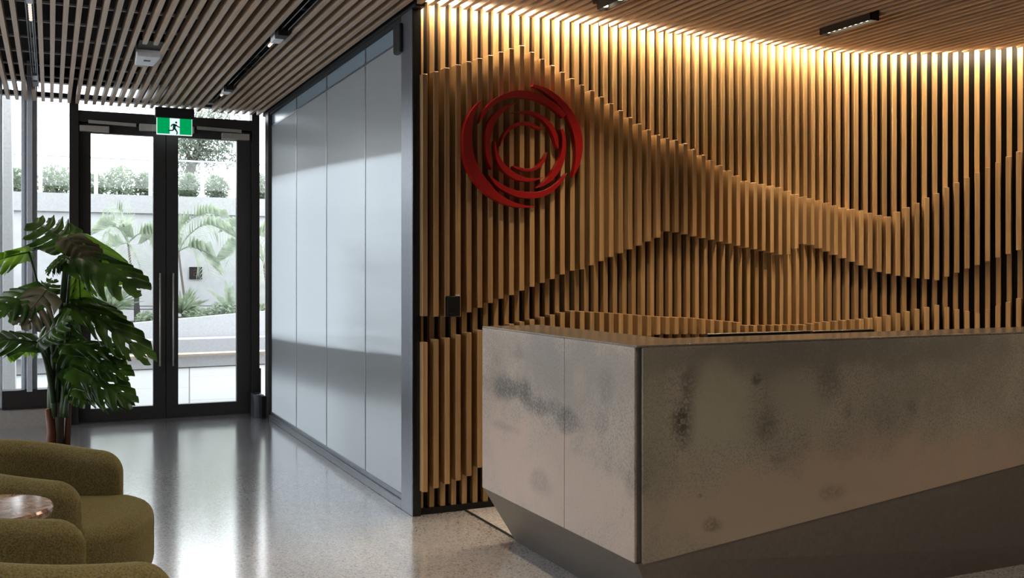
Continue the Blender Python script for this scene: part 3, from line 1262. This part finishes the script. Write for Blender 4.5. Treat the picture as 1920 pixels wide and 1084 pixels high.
# the floor in front of the slats, the side of the desk
lamp('SPOT', 'downlight', (1.246, 4.2, 2.67), 60, WARM, (1.85, 4.35, 0), .03, .62, .8)
lamp('SPOT', 'downlight', (1.246, 3.2, 2.67), 38, WARM, (1.9, 3.6, .4), .03, .95, .8)
lamp('SPOT', 'downlight', (1.246, 6.15, 2.66), 8, (1, .86, .7), (1.246, 6.15, 0), .03, 1.8, .8)
lamp('SPOT', 'downlight', (-.1, 6.1, 2.66), 8, (1, .86, .7), (-.1, 6.1, 0), .03, 1.8, .8)
for x in (1.246, 3.9):
    for y in (.4, 1.8):
        lamp('SPOT', 'downlight', (x, y, 2.66), 66, (1, .82, .62), (x, y, 0), .05, 2.0, .8)
for y in (.6, 2.6, 4.2):
    lamp('SPOT', 'downlight', (-.1, y, 2.66), 30, (1, .93, .86), (-.1, y, 0), .05, 2.0, .8)

# ------------------------------------------------------------------ armchairs
def round_slab(mb, outline, z0, z1, r, dome=0., steps=5):
    """closed cushion: outline = function(scale offset inward) -> list of xy"""
    rings = []
    prof = []
    for i in range(steps + 1):
        a = PI / 2 * i / steps
        prof.append((r * (1 - math.sin(a)), z0 + r * (1 - math.cos(a))))
    for i in range(steps + 1):
        a = PI / 2 * i / steps
        prof.append((r * (1 - math.cos(a)), z1 - r * (1 - math.sin(a))))
    for ins, z in prof:
        rings.append([mb.bm.verts.new((x, y, z)) for x, y in outline(ins)])
    for a, b in zip(rings, rings[1:]):
        n = len(a)
        for k in range(n):
            mb.bm.faces.new((a[k], a[(k + 1) % n], b[(k + 1) % n], b[k]))
    mb.bm.faces.new(rings[0][::-1])
    # domed top
    top = rings[-1]
    c = sum((v.co for v in top), Vector()) / len(top)
    prev = top
    for f in (.75, .5, .25):
        ring = [mb.bm.verts.new((c.x + (v.co.x - c.x) * f, c.y + (v.co.y - c.y) * f, z1 + dome * (1 - f * f))) for v in top]
        for k in range(len(top)):
            mb.bm.faces.new((prev[k], prev[(k + 1) % len(top)], ring[(k + 1) % len(top)], ring[k]))
        prev = ring
    mb.bm.faces.new(prev)


def make_armchair(label):
    t = empty('armchair', (0, 0, 0), label, 'armchair', local=True)
    W = .345

    def seat_outline(ins):
        pts = []
        for i in range(48):
            a = 2 * PI * i / 48
            cx, cy = math.cos(a), math.sin(a)
            ex = 2.0 / 2.7
            x = abs(cx) ** ex * (1 if cx > 0 else -1)
            y = abs(cy) ** ex * (1 if cy > 0 else -1)
            pts.append((-.03 + x * (.34 - ins), y * (W - .005 - ins)))
        return pts
    mb = MB()
    round_slab(mb, seat_outline, .20, .455, .06, .012)
    mb.build('seat', M['fabric'], t, smooth=True)
    # wrap-around back: a U path with rounded arm fronts
    mb = MB()
    path = []
    R = W - .065
    n1 = 9
    for i in range(n1):
        path.append((.15 - (.15 + .06) * i / (n1 - 1), -R, (-1, 0)))
    for i in range(1, 24):
        a = -PI / 2 - PI * i / 24
        path.append((-.06 + R * math.cos(a), R * math.sin(a), None))
    for i in range(n1):
        path.append((-.06 + (.15 + .06) * i / (n1 - 1), R, (1, 0)))
    P = [Vector((p[0], p[1], 0)) for p in path]
    L = [0]
    for a, b in zip(P, P[1:]):
        L.append(L[-1] + (b - a).length)
    tot = L[-1]
    rings = []
    TH = .125
    # extra rings at the ends for round fronts
    samples = []
    rr = .075
    for i in range(7):
        samples.append(rr * (1 - math.cos(PI / 2 * i / 6)) if i else .0015)
    ss = samples + [rr + (tot - 2 * rr) * i / 44 for i in range(1, 44)] + [tot - q for q in samples[::-1]]

    def at(s):
        for i in range(len(L) - 1):
            if s <= L[i + 1] or i == len(L) - 2:
                f = (s - L[i]) / (L[i + 1] - L[i])
                d = (P[i + 1] - P[i]).normalized()
                return P[i].lerp(P[i + 1], f), d
    for s in ss:
        p, d = at(s)
        e = min(s, tot - s)
        k = 1.0 if e >= rr else math.sqrt(max(0, 1 - ((rr - e) / rr) ** 2))
        u = s / tot
        back = max(0, math.sin(PI * u)) ** 1.5
        ztop = .612 + .085 * back
        zt_ = ztop - (0 if e >= rr else .07 * (1 - k))
        th = TH * (.35 + .65 * k)
        nrm = Vector((-d.y, d.x, 0))
        lean = .05 * back
        ring = []
        r = min(.052, th * .48)
        zb = .115
        prof = [(-th / 2 + .012, zb), (th / 2 - .012, zb), (th / 2, zb + .03)]
        m = 8
        for j in range(m + 1):
            a = PI * j / m
            prof.append((math.cos(a) * th / 2, zt_ - r + math.sin(a) * r))
        prof.append((-th / 2, zb + .03))
        for o, z in prof:
            f = (z - .1) / .6
            ring.append(mb.bm.verts.new((p.x + nrm.x * (o + lean * f * -1 * (-1)), p.y + nrm.y * (o + lean * f), z)))
        rings.append(ring)
    for a, b in zip(rings, rings[1:]):
        n = len(a)
        for k in range(n):
            mb.bm.faces.new((a[k], a[(k + 1) % n], b[(k + 1) % n], b[k]))
    mb.bm.faces.new(rings[0][::-1])
    mb.bm.faces.new(rings[-1])
    mb.build('backrest', M['fabric'], t, smooth=True)

    def base_outline(ins):
        return [(-.05 + (.24 - ins) * math.cos(2 * PI * i / 32), (.24 - ins) * math.sin(2 * PI * i / 32)) for i in range(32)]
    mb = MB()
    round_slab(mb, base_outline, 0.0, .21, .01)
    mb.build('base', M['pot'], t, smooth=True)
    return t


ch = make_armchair('olive green tub armchair in front of the monstera with its rounded seat showing')
ch.location = (.025, 3.90, 0)
ch.rotation_euler = (0, 0, math.radians(-16.8))
ch['group'] = 'olive tub armchairs'
c2 = copy_tree(ch)
c2['label'] = 'olive green tub armchair on the other side of the marble table from the monstera'
c2.location = (.03, 2.76, 0)
c2.rotation_euler = (0, 0, math.radians(18.5))

# side table
st = empty('side_table', (-.19, 3.335, 0), 'small round brown marble side table between the two olive armchairs', 'table')
mb = MB()
mb.lathe([(.185, .575), (.198, .58), (.2, .588), (.2, .598), (.195, .605)], (-.19, 3.335, 0), 56)
mb.build('tabletop', M['marble'], st, smooth=False)
mb = MB()
mb.tube([(-.19, 3.335, .012), (-.19, 3.335, .575)], .022, 16)
mb.build('pedestal', M['bronze'], st, smooth=True)
mb = MB()
mb.lathe([(.11, 0), (.11, .008), (.10, .014)], (-.19, 3.335, 0), 32)
mb.build('foot', M['bronze'], st)

# ------------------------------------------------------------------ monstera
def leaf_mesh(mb, base, tip, width, normal, droop=.18, lobes=6, fold=.25, cut=.42, seed=0):
    rnd = random.Random(seed)
    base, tip = Vector(base), Vector(tip)
    Y = tip - base
    L = Y.length
    Y.normalize()
    Z = Vector(normal)
    Z = (Z - Y * Z.dot(Y)).normalized()
    X = Y.cross(Z)
    bm = mb.bm

    def half(u):     # half width along the midrib
        return width * .5 * (math.sin(PI * min(1, (u + .21) / 1.21) ** .78) ** .7)

    def place(u, off, side):
        # u along midrib (-.18 .. 1), off signed lateral distance
        ph = fold * (.55 + 1.1 * abs(off) / max(width * .5, .01))
        x = off * math.cos(ph)
        y = u * L
        z = -droop * L * max(0, u) ** 2 - abs(off) * math.sin(ph)
        return base + X * x + Y * y + Z * z
    NV, NU = 9, 5
    for side in (-1, 1):
        bounds = [-.17]
        for i in range(lobes):
            bounds.append(-.17 + 1.15 * ((i + 1) / lobes) ** .92)
        for i in range(lobes):
            u0, u1 = bounds[i], bounds[i + 1]
            g = .20 + rnd.random() * .14
            deep = cut + rnd.random() * .15
            if i == 0:
                deep = .85
            grid = []
            for a in range(NV + 1):
                v = a / NV
                row = []
                gap = 0 if v < deep else g * ((v - deep) / (1 - deep)) ** .6
                for b in range(NU + 1):
                    q = b / NU - .5
                    uc = (u0 + u1) / 2 + q * (u1 - u0) * (1 - gap)
                    w = half(max(-.17, min(.985, uc)))
                    endr = 1 - .16 * (max(0, -q * 2 + .1)) ** 2 * max(0, v - .5) * 2 - .10 * (max(0, q * 2)) ** 3 * max(0, v - .5) * 2
                    off = w * v * endr
                    # side veins sweep towards the tip
                    um = max(uc, -.17) + .42 * v ** 1.6 * (1 - .72 * max(0, uc))
                    if uc < 0:
                        um = uc * (v ** .6) + .05 * v
                    um = min(um, 1.10)
                    ripple = .012 * math.sin(q * PI * 2 + i) * v
                    p = place(um, side * off, side) + Z * (ripple - .015 * math.cos(q * PI) * -1 * v)
                    row.append(bm.verts.new(p))
                grid.append(row)
            for a in range(NV):
                for b in range(NU):
                    # small holes beside the midrib
                    if i in (1, 2, 3, 4) and b == NU - 1 and a in (2, 3) and rnd.random() < .55:
                        continue
                    vv = (grid[a][b], grid[a][b + 1], grid[a + 1][b + 1], grid[a + 1][b])
                    try:
                        bm.faces.new(vv)
                    except ValueError:
                        pass
    # midrib
    ribs = [place(u, 0, 1) - Z * .002 for u in [i / 12 for i in range(13)]]
    mb.tube(ribs, [.006 * (1 - .8 * i / 12) for i in range(13)], 6)


PD = 5.15
root_px = 107
mon = empty('potted_monstera', (at_depth(root_px, 900, PD).x, at_depth(root_px, 900, PD).y, 0),
            'large monstera plant with split leaves by the glass door', 'plant')
rx, ry = mon.location.x, mon.location.y
fwd = Vector((sa, ca, 0))
UPV = Vector((0, 0, 1))
LV = [
    (54, 472, 5.05, -30, 488, 4.95, .30, .80, -.45, .10, 'leaf_backlit', -.02),
    (128, 452, 5.12, 62, 414, 5.15, .25, .45, .8, .06, 'leaf', .0),
    (134, 440, 5.10, 240, 486, 5.05, .30, .75, .45, .30, 'leaf_backlit', .03),
    (126, 446, 5.05, 176, 480, 4.98, .17, .75, .65, .30, 'leaf_brown', .03),
    (134, 476, 5.00, 264, 524, 4.90, .28, .75, .65, .14, 'leaf', .04),
    (122, 480, 4.95, 82, 500, 4.90, .13, .75, .4, .35, 'leaf', .0),
    (88, 545, 4.98, -6, 572, 4.85, .27, .55, .75, .15, 'leaf', -.03),
    (84, 548, 4.92, 34, 606, 4.82, .24, .25, .9, .10, 'leaf_brown', -.03),
    (66, 552, 5.06, 98, 522, 5.15, .15, .5, .7, .08, 'leaf', -.03),
    (70, 642, 4.95, -24, 628, 4.85, .26, .75, .50, .10, 'leaf', -.04),
    (72, 640, 4.90, 126, 590, 4.85, .20, .45, .8, .05, 'leaf', -.04),
    (70, 646, 5.10, 26, 664, 5.15, .16, .9, .1, .05, 'leaf_backlit', -.04),
    (136, 570, 5.08, 278, 636, 4.92, .20, .85, .55, .22, 'leaf', .03),
    (150, 560, 5.15, 232, 592, 5.10, .18, .8, .4, .2, 'leaf', .03),
    (124, 646, 5.05, 228, 640, 5.0, .18, .75, .60, .25, 'leaf', .05),
    (148, 668, 5.00, 238, 690, 4.92, .16, .7, .6, .18, 'leaf', .05),
    (140, 690, 4.95, 246, 738, 4.88, .19, .65, .65, .18, 'leaf', .05),
    (146, 730, 5.00, 240, 750, 4.90, .14, .75, .55, .12, 'leaf', .06),
    (148, 500, 5.20, 150, 574, 5.15, .15, .15, 1.0, .05, 'leaf_backlit', .04),
    (116, 600, 5.15, 134, 684, 5.05, .17, .3, .95, .1, 'leaf', .03),
    (128, 690, 5.1, 160, 756, 5.05, .14, .3, .9, .1, 'leaf', .06),
]
for i, (bx, by, bD, tx, ty, tD, w_, nu, nc, dr, mt, fdx) in enumerate(LV):
    b = at_depth(bx, by, bD)
    t_ = at_depth(tx, ty, tD)
    mb = MB()
    nrm = UPV * (nu + .2) - fwd * (nc * .72)
    leaf_mesh(mb, b, t_, w_ * 1.22, nrm, dr, 5, .16 + .07 * (i % 3), .42, seed=i)
    bmesh.ops.remove_doubles(mb.bm, verts=mb.bm.verts, dist=.0006)
    mb.build('leaf', M[mt], mon, smooth=True)
    # stalk from the crown to the leaf
    foot = Vector((rx + fdx * .8 * (.6 if fdx < 0 else .9), ry + fdx * .25 * (1 if i % 2 else -1), .56 + .3 * (i % 4) / 4))
    mid = Vector((foot.x * .7 + b.x * .3, foot.y * .7 + b.y * .3, foot.z + (b.z - foot.z) * .62 + .02))
    pts = []
    for j in range(13):
        q = j / 12
        pts.append(foot * (1 - q) ** 2 + mid * (2 * q * (1 - q)) + b * q * q)
    mb = MB()
    mb.tube(pts, [.0135 - .0085 * j / 12 for j in range(13)], 8)
    mb.build('leaf_stalk', M['stalk'], mon, smooth=True)
for i, (px, r, mt, h_) in enumerate(((95, .026, 'stalk_brown', .60), (110, .026, 'stem_dark', 1.0), (126, .016, 'stalk_brown', .66), (98, .026, 'stalk', .95), (118, .018, 'stalk', .90))):
    a = at_depth(px, 870, PD + .02 * i)
    mb = MB()
    z_ = .30 if i < 3 else .55
    pts = [(a.x, a.y, z_), (a.x, a.y, z_ + .12), (a.x + .005, a.y, h_ * .8), (a.x + .012 * (i - 1), a.y, h_)]
    mb.tube(pts, [r, r, r * .9, r * .6], 12)
    mb.build('stem', M[mt], mon, smooth=True)
mb = MB()
mb.lathe([(.13, 0), (.145, .01), (.175, .33), (.18, .345), (.165, .345), (.16, .32)], (rx, ry, 0), 40)
mb.build('pot', M['pot'], mon, smooth=True)
mb = MB()
mb.lathe([(.158, .31), (.158, .325), (.1, .332)], (rx, ry, 0), 32)
mb.build('soil', M['soil'], mon)

# ------------------------------------------------------------------ outdoors
def kstruct(o, label, cat):
    return tag(o, label, cat, kind='structure')


mb = MB()
mb.box(-12, 14, 9.47, 24, -.14, -.01)
kstruct(mb.build('terrace_floor', M['terrace']), 'pale large-format paving of the terrace outside', 'terrace')


def bench_y(x):
    return 14.30 + .22 * ((x - 1.2) / 3.0)


def ribbon(mb, f0, f1, z0f, z1f, x0=-6., x1=8., n=24):
    rings = []
    for i in range(n + 1):
        x = x0 + (x1 - x0) * i / n
        rings.append([mb.bm.verts.new(p) for p in ((x, f0(x), z0f(x)), (x, f1(x), z0f(x)), (x, f1(x), z1f(x)), (x, f0(x), z1f(x)))])
    for p, q in zip(rings, rings[1:]):
        for k in range(4):
            mb.bm.faces.new((p[k], p[(k + 1) % 4], q[(k + 1) % 4], q[k]))
    mb.bm.faces.new(rings[0][::-1])
    mb.bm.faces.new(rings[-1])


bn = empty('terrace_bench', (1.2, 14.3, 0), 'long low concrete bench on the terrace with a glowing strip under its seat', 'bench')
mb = MB()
ribbon(mb, lambda x: bench_y(x) - .12, lambda x: bench_y(x) + .39, lambda x: .205, lambda x: .385)
mb.build('seat', M['bench'], bn)
mb = MB()
ribbon(mb, bench_y, lambda x: bench_y(x) + .39, lambda x: 0, lambda x: .205)
mb.build('base', M['bench'], bn)
mb = MB()
ribbon(mb, lambda x: bench_y(x) - .03, lambda x: bench_y(x) - .005, lambda x: .180, lambda x: .2, .75, 5)
mb.build('light_strip', M['bench_led'], bn)


def planter_top(x):
    return min(.95, max(.40, .54 + (x - .3) * .075))


mb = MB()
ribbon(mb, lambda x: bench_y(x) + .40, lambda x: bench_y(x) + .62, lambda x: 0, planter_top)
kstruct(mb.build('planter_wall', M['planter']), 'pale rising planter wall behind the terrace bench', 'wall')
mb = MB()
ribbon(mb, lambda x: bench_y(x) + .62, lambda x: 16.8, lambda x: .0, lambda x: planter_top(x) - .07)
kstruct(mb.build('planter_soil', M['soil']), 'soil bed behind the planter wall', 'soil')
YR = 16.8
mb = MB()
mb.box(-12, 14, YR, YR + .3, 0, 2.22)
rw = mb.build('retaining_wall', M['render'])
kstruct(rw, 'tall pale rendered retaining wall at the back of the planter', 'wall')
mb = MB()
mb.box(-12, 14, YR - .06, YR + .36, 2.22, 2.50)
mb.build('coping', M['cap'], rw)
mb = MB()
mb.box(-12, 14, YR + .3, 40, 1.9, 2.2)
kstruct(mb.build('upper_ground', M['soil']), 'ground level above the retaining wall', 'ground')
# glass balustrade
bl = empty('balustrade', (1.0, YR + .1, 2.5), 'glass balustrade with slim steel posts on the retaining wall', 'balustrade')
mb = MB()
mb.tube([(-8, YR + .1, 3.08), (9, YR + .1, 3.08)], .017, 8)
mb.build('hand_rail', M['alu'], bl)
mb = MB()
mb.box(-8, 9, YR + .095, YR + .105, 2.52, 3.06)
mb.build('glass_pane', M['glass'], bl)
posts = [on_y(p, 340, YR + .1).x for p in (76, 180, 282, 379)]
stp = posts[1] - posts[0]
posts += [posts[0] - stp * i for i in (1, 2, 3)] + [posts[3] + stp * i for i in (1, 2, 3)]
for x in posts:
    mb = MB()
    mb.box(x - .028, x + .028, YR + .07, YR + .13, 2.5, 3.06)
    mb.build('post', M['alu'], bl)


def leaf_cloud(mb, c, rx_, ry_, rz_, n, size, rnd, shell=.55):
    for _ in range(n):
        while True:
            d = Vector((rnd.uniform(-1, 1), rnd.uniform(-1, 1), rnd.uniform(-1, 1)))
            if shell < d.length < 1:
                break
        p = Vector(c) + Vector((d.x * rx_, d.y * ry_, d.z * rz_))
        a = Vector((rnd.gauss(0, 1), rnd.gauss(0, 1), rnd.gauss(0, 1))).normalized()
        b = a.orthogonal().normalized()
        s_ = size * rnd.uniform(.6, 1.3)
        v = [mb.bm.verts.new(p + q) for q in (-a * s_, b * s_ * .4, a * s_, -b * s_ * .4)]
        mb.bm.faces.new(v)


def shrub(px, py, wpx, hpx, Y, label, n=900, size=.045, seed=0):
    rnd = random.Random(seed)
    c = on_y(px, py, Y)
    sc_ = (Vector((c.x, c.y, 0)) .length) / F
    rx_, rz_ = wpx / 2 * sc_ * 1.02, hpx / 2 * sc_ * 1.02
    e = empty('garden_shrub', (c.x, c.y, 2.2), label, 'shrub', 'shrubs beyond the balustrade')
    mb = MB()
    leaf_cloud(mb, c, rx_, rx_, rz_, n, size, rnd, .3)
    mb.build('foliage', M['bush'], e)
    mb = MB()
    mb.tube([(c.x, c.y, 2.15), (c.x, c.y, c.z)], .03, 6)
    mb.build('stem', M['bark'], e)


shrub(28, 348, 40, 60, 18.0, 'green shrub beyond the balustrade seen past the grey window post', seed=1)
shrub(106, 344, 62, 66, 18.0, 'round green shrub beyond the balustrade between the grey post and the door jamb', seed=2)
shrub(176, 350, 34, 50, 18.2, 'small shrub beyond the balustrade behind its post at the edge of the first door leaf', 500, seed=3)
shrub(224, 347, 64, 66, 18.0, 'rounded grey green shrub in the middle of the first door leaf', seed=4)
shrub(274, 350, 40, 54, 18.0, 'shrub beyond the balustrade at the inner edge of the first door leaf', 600, seed=5)
shrub(352, 352, 44, 52, 18.0, 'shrub under the tree at the inner edge of the second door leaf', 700, seed=6)
shrub(405, 354, 46, 48, 18.0, 'round shrub beside the balustrade post in the second door leaf', 700, seed=7)
shrub(491, 352, 26, 60, 18.0, 'shrub seen through the narrow sidelight', 500, seed=8)

# tree beyond
rnd = random.Random(21)
tc_ = on_y(378, 272, 22.5)
tr = empty('garden_tree', (tc_.x, 22.5, 2.2), 'tall leafy tree rising beyond the balustrade behind the second door leaf', 'tree')
mb = MB()
for (px, py, r, n_) in ((350, 275, .55, 700), (385, 268, .6, 800), (415, 285, .45, 420), (360, 310, .5, 420), (395, 225, .5, 450), (372, 240, .45, 420), (340, 250, .5, 420), (420, 215, .35, 200)):
    leaf_cloud(mb, on_y(px, py, 22.5), r, r, r * .85, n_, .05, rnd, .1)
mb.build('crown', M['tree'], tr)
mb = MB()
b0 = on_y(352, 360, 22.5)
mb.tube([(b0.x, 22.5, 2.1), on_y(356, 320, 22.5), on_y(375, 270, 22.5), on_y(395, 225, 22.5)], [.12, .1, .07, .03], 8)
mb.tube([on_y(360, 312, 22.5), on_y(340, 255, 22.5)], [.06, .02], 6)
mb.tube([on_y(372, 280, 22.5), on_y(415, 285, 22.5)], [.05, .02], 6)
mb.build('trunk', M['bark'], tr)


def frond(mb, path, leaf_len, n=20, wid=.009, hang=1.3, rnd=random):
    pts = smooth_path([tuple(p) for p in path], 8)
    mb.tube(pts, [.014 * (1 - .8 * i / len(pts)) for i in range(len(pts))], 5)
    for i in range(n):
        q = .15 + .85 * i / n
        f = q * (len(pts) - 1)
        k = min(int(f), len(pts) - 2)
        p = Vector(pts[k]).lerp(Vector(pts[k + 1]), f - k)
        d = (Vector(pts[k + 1]) - Vector(pts[k])).normalized()
        for s_ in (-1, 1):
            side = d.cross(Vector((0, 1, 0)))
            side = side.normalized() if side.length > .01 else Vector((1, 0, 0))
            ll = leaf_len * (1 - .55 * abs(q - .45)) * rnd.uniform(.8, 1.1)
            dirv = (side * s_ * .9 + d * .7 + Vector((0, -.35 * s_, 0))).normalized()
            e1 = p + dirv * ll * .55
            e2 = e1 + (dirv * .5 + Vector((0, 0, -hang))).normalized() * ll * .55
            wv = d * wid * .5
            v = [mb.bm.verts.new(x) for x in (p - wv, p + wv, e1 + wv, e2, e1 - wv)]
            mb.bm.faces.new(v)


def palm(name, Y, trunk_px, fronds, label, ll=.42, mat='palm'):
    a = on_y(trunk_px[0][0], trunk_px[0][1], Y)
    e = empty(name, (a.x, Y, .5), label, 'palm')
    rnd = random.Random(hash(label) % 1000 if False else len(label))
    mb = MB()
    pts = [on_y(x, y, Y) for x, y in trunk_px]
    mb.tube(pts, [.020 - .009 * i / len(pts) for i in range(len(pts))], 8)
    mb.build('trunk', M['bark'], e, smooth=True)
    for fr in fronds:
        mb = MB()
        frond(mb, [on_y(x, y, Y + dy) for x, y, dy in fr], ll, rnd=rnd)
        mb.build('frond', M[mat], e)


palm('garden_palm', 15.9, [(262, 600), (258, 560), (244, 490), (240, 455)],
     [[(240, 455, 0), (262, 438, -.1), (290, 440, -.2), (312, 470, -.3)],
      [(240, 455, 0), (225, 430, -.1), (205, 425, -.2), (190, 450, -.3)],
      [(240, 455, 0), (235, 425, .1), (228, 400, .15), (212, 386, .2)],
      [(240, 455, 0), (250, 470, -.2), (262, 500, -.3), (262, 535, -.35)],
      [(240, 455, 0), (222, 460, -.2), (205, 485, -.3), (200, 520, -.35)]],
     'feathery palm arching in front of the retaining wall behind the first door leaf')
palm('garden_palm', 15.8, [(352, 600), (346, 560), (338, 500), (335, 470)],
     [[(335, 470, 0), (355, 440, -.1), (390, 420, -.2), (430, 440, -.3)],
      [(335, 470, 0), (360, 462, -.2), (382, 478, -.3), (394, 520, -.3)],
      [(335, 470, 0), (350, 420, .2), (380, 400, .2), (410, 404, .2)],
      [(335, 470, 0), (318, 440, 0), (300, 432, 0), (285, 445, 0)]],
     'feathery palm arching beside the dark plaque behind the second door leaf')
palm('garden_palm', 15.7, [(505, 600), (500, 540), (494, 490)],
     [[(494, 490, 0), (470, 462, -.1), (440, 470, -.2), (420, 505, -.3)],
      [(494, 490, 0), (480, 440, 0), (455, 425, 0), (430, 430, 0)],
      [(494, 490, 0), (500, 450, 0), (512, 430, 0), (530, 440, 0)],
      [(494, 490, 0), (488, 520, -.2), (484, 550, -.2), (486, 580, -.2)]],
     'feathery palm partly hidden by the door jamb beside the sidelight')


def spiky(px, py, Y, n, length, label, wid=.018, name='spiky_shrub', spread=1.2, mat='bush', rnd=None):
    rnd = rnd or random.Random(px)
    c = on_y(px, py, Y)
    mb = MB()
    for _ in range(n):
        a = rnd.uniform(0, 2 * PI)
        el = rnd.uniform(.25, 1.4)
        d = Vector((math.cos(a) * math.cos(el) * spread, math.sin(a) * math.cos(el), math.sin(el))).normalized()
        ll = length * rnd.uniform(.7, 1.1)
        s_ = d.cross(Vector((0, 1, 0)))
        s_ = (s_.normalized() if s_.length > .05 else Vector((1, 0, 0))) * wid
        m_ = c + d * ll * .55
        t_ = c + d * ll + Vector((0, 0, -.12 * ll))
        vs = [mb.bm.verts.new(q) for q in (c - s_ * .6, c + s_ * .6, m_ + s_, t_, m_ - s_)]
        mb.bm.faces.new(vs)
    o = mb.build('foliage', M[mat])
    e = empty(name, (c.x, c.y, c.z), label, 'plant')
    o.parent = e
    o.location = tuple(-q for q in e.location)
    return e


spiky(206, 585, 15.4, 90, .52, 'spiky grass tuft beside the monstera behind the first door leaf')
spiky(342, 588, 15.3, 80, .50, 'spiky grass tuft under the dark plaque')
spiky(232, 425, 15.6, 26, .24, 'upright yellow green palm tuft above the feathery palm', mat='palm', spread=.7)
# agave with broad blades
ag = on_y(430, 584, 15.3)
e = empty('agave', (ag.x, ag.y, ag.z), 'broad-bladed agave on the planter beside the second door leaf edge', 'plant')
for (tx, ty, w_) in ((422, 524, .05), (436, 528, .055), (446, 546, .04), (386, 540, .03), (404, 552, .03)):
    t_ = on_y(tx, ty, 15.2)
    d = (t_ - ag)
    s_ = d.cross(Vector((0, 1, 0))).normalized() * w_
    m_ = ag + d * .55 + Vector((0, -.05, .04))
    mb = MB()
    vs = [mb.bm.verts.new(q) for q in (ag - s_ * .5, ag + s_ * .5, m_ + s_, t_, m_ - s_)]
    mb.bm.faces.new(vs)
    mb.build('leaf', M['palm'], e)
for i, (px, py, wpx, hpx, lab) in enumerate(((196, 606, 66, 26, 'low ground cover planting behind the monstera leaves'), (372, 590, 60, 24, 'low ground cover under the plaque on the planter'),
                                             (420, 582, 56, 34, 'bushy ground cover round the agave'), (275, 598, 40, 26, 'low leafy ground cover by the door handles'), (489, 580, 30, 26, 'low leafy plant seen through the sidelight'))):
    c = on_y(px, py, 15.1)
    s_ = 15.1 / F
    mb = MB()
    leaf_cloud(mb, c, wpx / 2 * s_, .2, hpx / 2 * s_, 420, .035, random.Random(60 + i), .1)
    o = mb.build('ground_cover', M['bush'])
    tag(o, lab, 'plant', 'ground cover on the planter')
# wire fence in the planter
wf_ = empty('wire_fence', (.9, 15.4, .5), 'low wire fence with dark posts in the planter bed', 'fence')
for px, py in ((256, 556), (200, 560), (345, 560), (455, 556)):
    a = on_y(px, py, 15.4)
    mb = MB()
    mb.box(a.x - .035, a.x + .035, 15.37, 15.43, .42, a.z)
    mb.build('post', M['dark_steel'], wf_)
for py in (574, 580):
    mb = MB()
    mb.tube([on_y(170, py, 15.4), on_y(256, py, 15.4), on_y(345, py, 15.4), on_y(456, py - 1, 15.4)], .007, 6)
    mb.build('wire', M['dark_steel'], wf_)
# dark plaque
pq = on_y(367, 512, YR - .02)
sq = .098
e = empty('wall_plaque_sign', (pq.x, YR - .02, pq.z), 'small square dark plaque on the retaining wall', 'sign')
mb = MB()
mb.box(pq.x - sq, pq.x + sq, YR - .03, YR - .001, pq.z - sq, pq.z + sq)
mb.build('plate', M['black'], e, bevel=.004)
mb = MB()
cv = [(-.035, .035), (.0, .05), (.04, .035), (.035, .005), (-.03, -.005), (-.035, -.035), (0, -.05), (.04, -.035)]
mb.tube([(pq.x + a, YR - .031, pq.z + b) for a, b in cv], .006, 6)
mb.build('symbol', M['red_dark'], e)
# steel hoop on the terrace
hb = on_z(217, 762, 0)
e = empty('steel_hoop', (hb.x, hb.y, 0), 'thin steel hoop standing on the terrace behind the monstera', 'hoop')
mb = MB()
mb.tube([(hb.x, hb.y, -.01), (hb.x, hb.y, .26), (hb.x - .02, hb.y, .31), (hb.x - .08, hb.y, .34), (hb.x - .3, hb.y, .34), (hb.x - .36, hb.y, .31), (hb.x - .38, hb.y, .26), (hb.x - .38, hb.y, -.01)], .014, 10)
mb.build('hoop', M['steel'], e, smooth=True)
# white fin of the neighbouring building, past the grey post
mb = MB()
f0 = on_y(8, 400, 11.5)
f1 = on_y(17, 400, 11.5)
f2 = on_y(29, 400, 11.5)
mb.hexa([(f0.x - .3, 11.5, 0), (f2.x, 11.5, 0), (f2.x, 11.9, 0), (f0.x - .3, 11.9, 0),
         (f0.x - .3, 11.5, 4.2), (f1.x, 11.5, 4.2), (f1.x, 11.9, 4.2), (f0.x - .3, 11.9, 4.2)])
kstruct(mb.build('white_fin_wall', M['cap']), 'tapering white wall fin outside by the grey window post', 'wall')

# ------------------------------------------------------------------ sky and portals
wd = bpy.data.worlds.new('sky')
sc.world = wd
wd.use_nodes = True
nt = wd.node_tree
bg = nt.nodes['Background']
bg.inputs[0].default_value = (.92, .95, 1.0, 1)
bg.inputs[1].default_value = 4.0
for (loc, rot, sx, sy) in (((-1.36, YF - .2, 1.6), (-PI / 2, 0, 0), 6.2, 2.9),):
    l = bpy.data.lights.new('portal', 'AREA')
    l.shape = 'RECTANGLE'
    l.size, l.size_y = sx, sy
    l.cycles.is_portal = True
    o = bpy.data.objects.new('portal', l)
    COL.objects.link(o)
    o.location = loc
    o.rotation_euler = rot

sc.view_settings.view_transform = 'Standard'
sc.view_settings.look = 'None'
sc.view_settings.exposure = 0.3
sc.view_settings.gamma = 1.0
sc.view_settings.use_curve_mapping = False
sc.cycles.use_denoising = True
sc.cycles.max_bounces = 10
sc.cycles.transparent_max_bounces = 16
sc.cycles.caustics_reflective = False
sc.cycles.sample_clamp_indirect = 8.0
for o in list(bpy.data.objects):
    if 'local' in o.keys():
        del o['local']
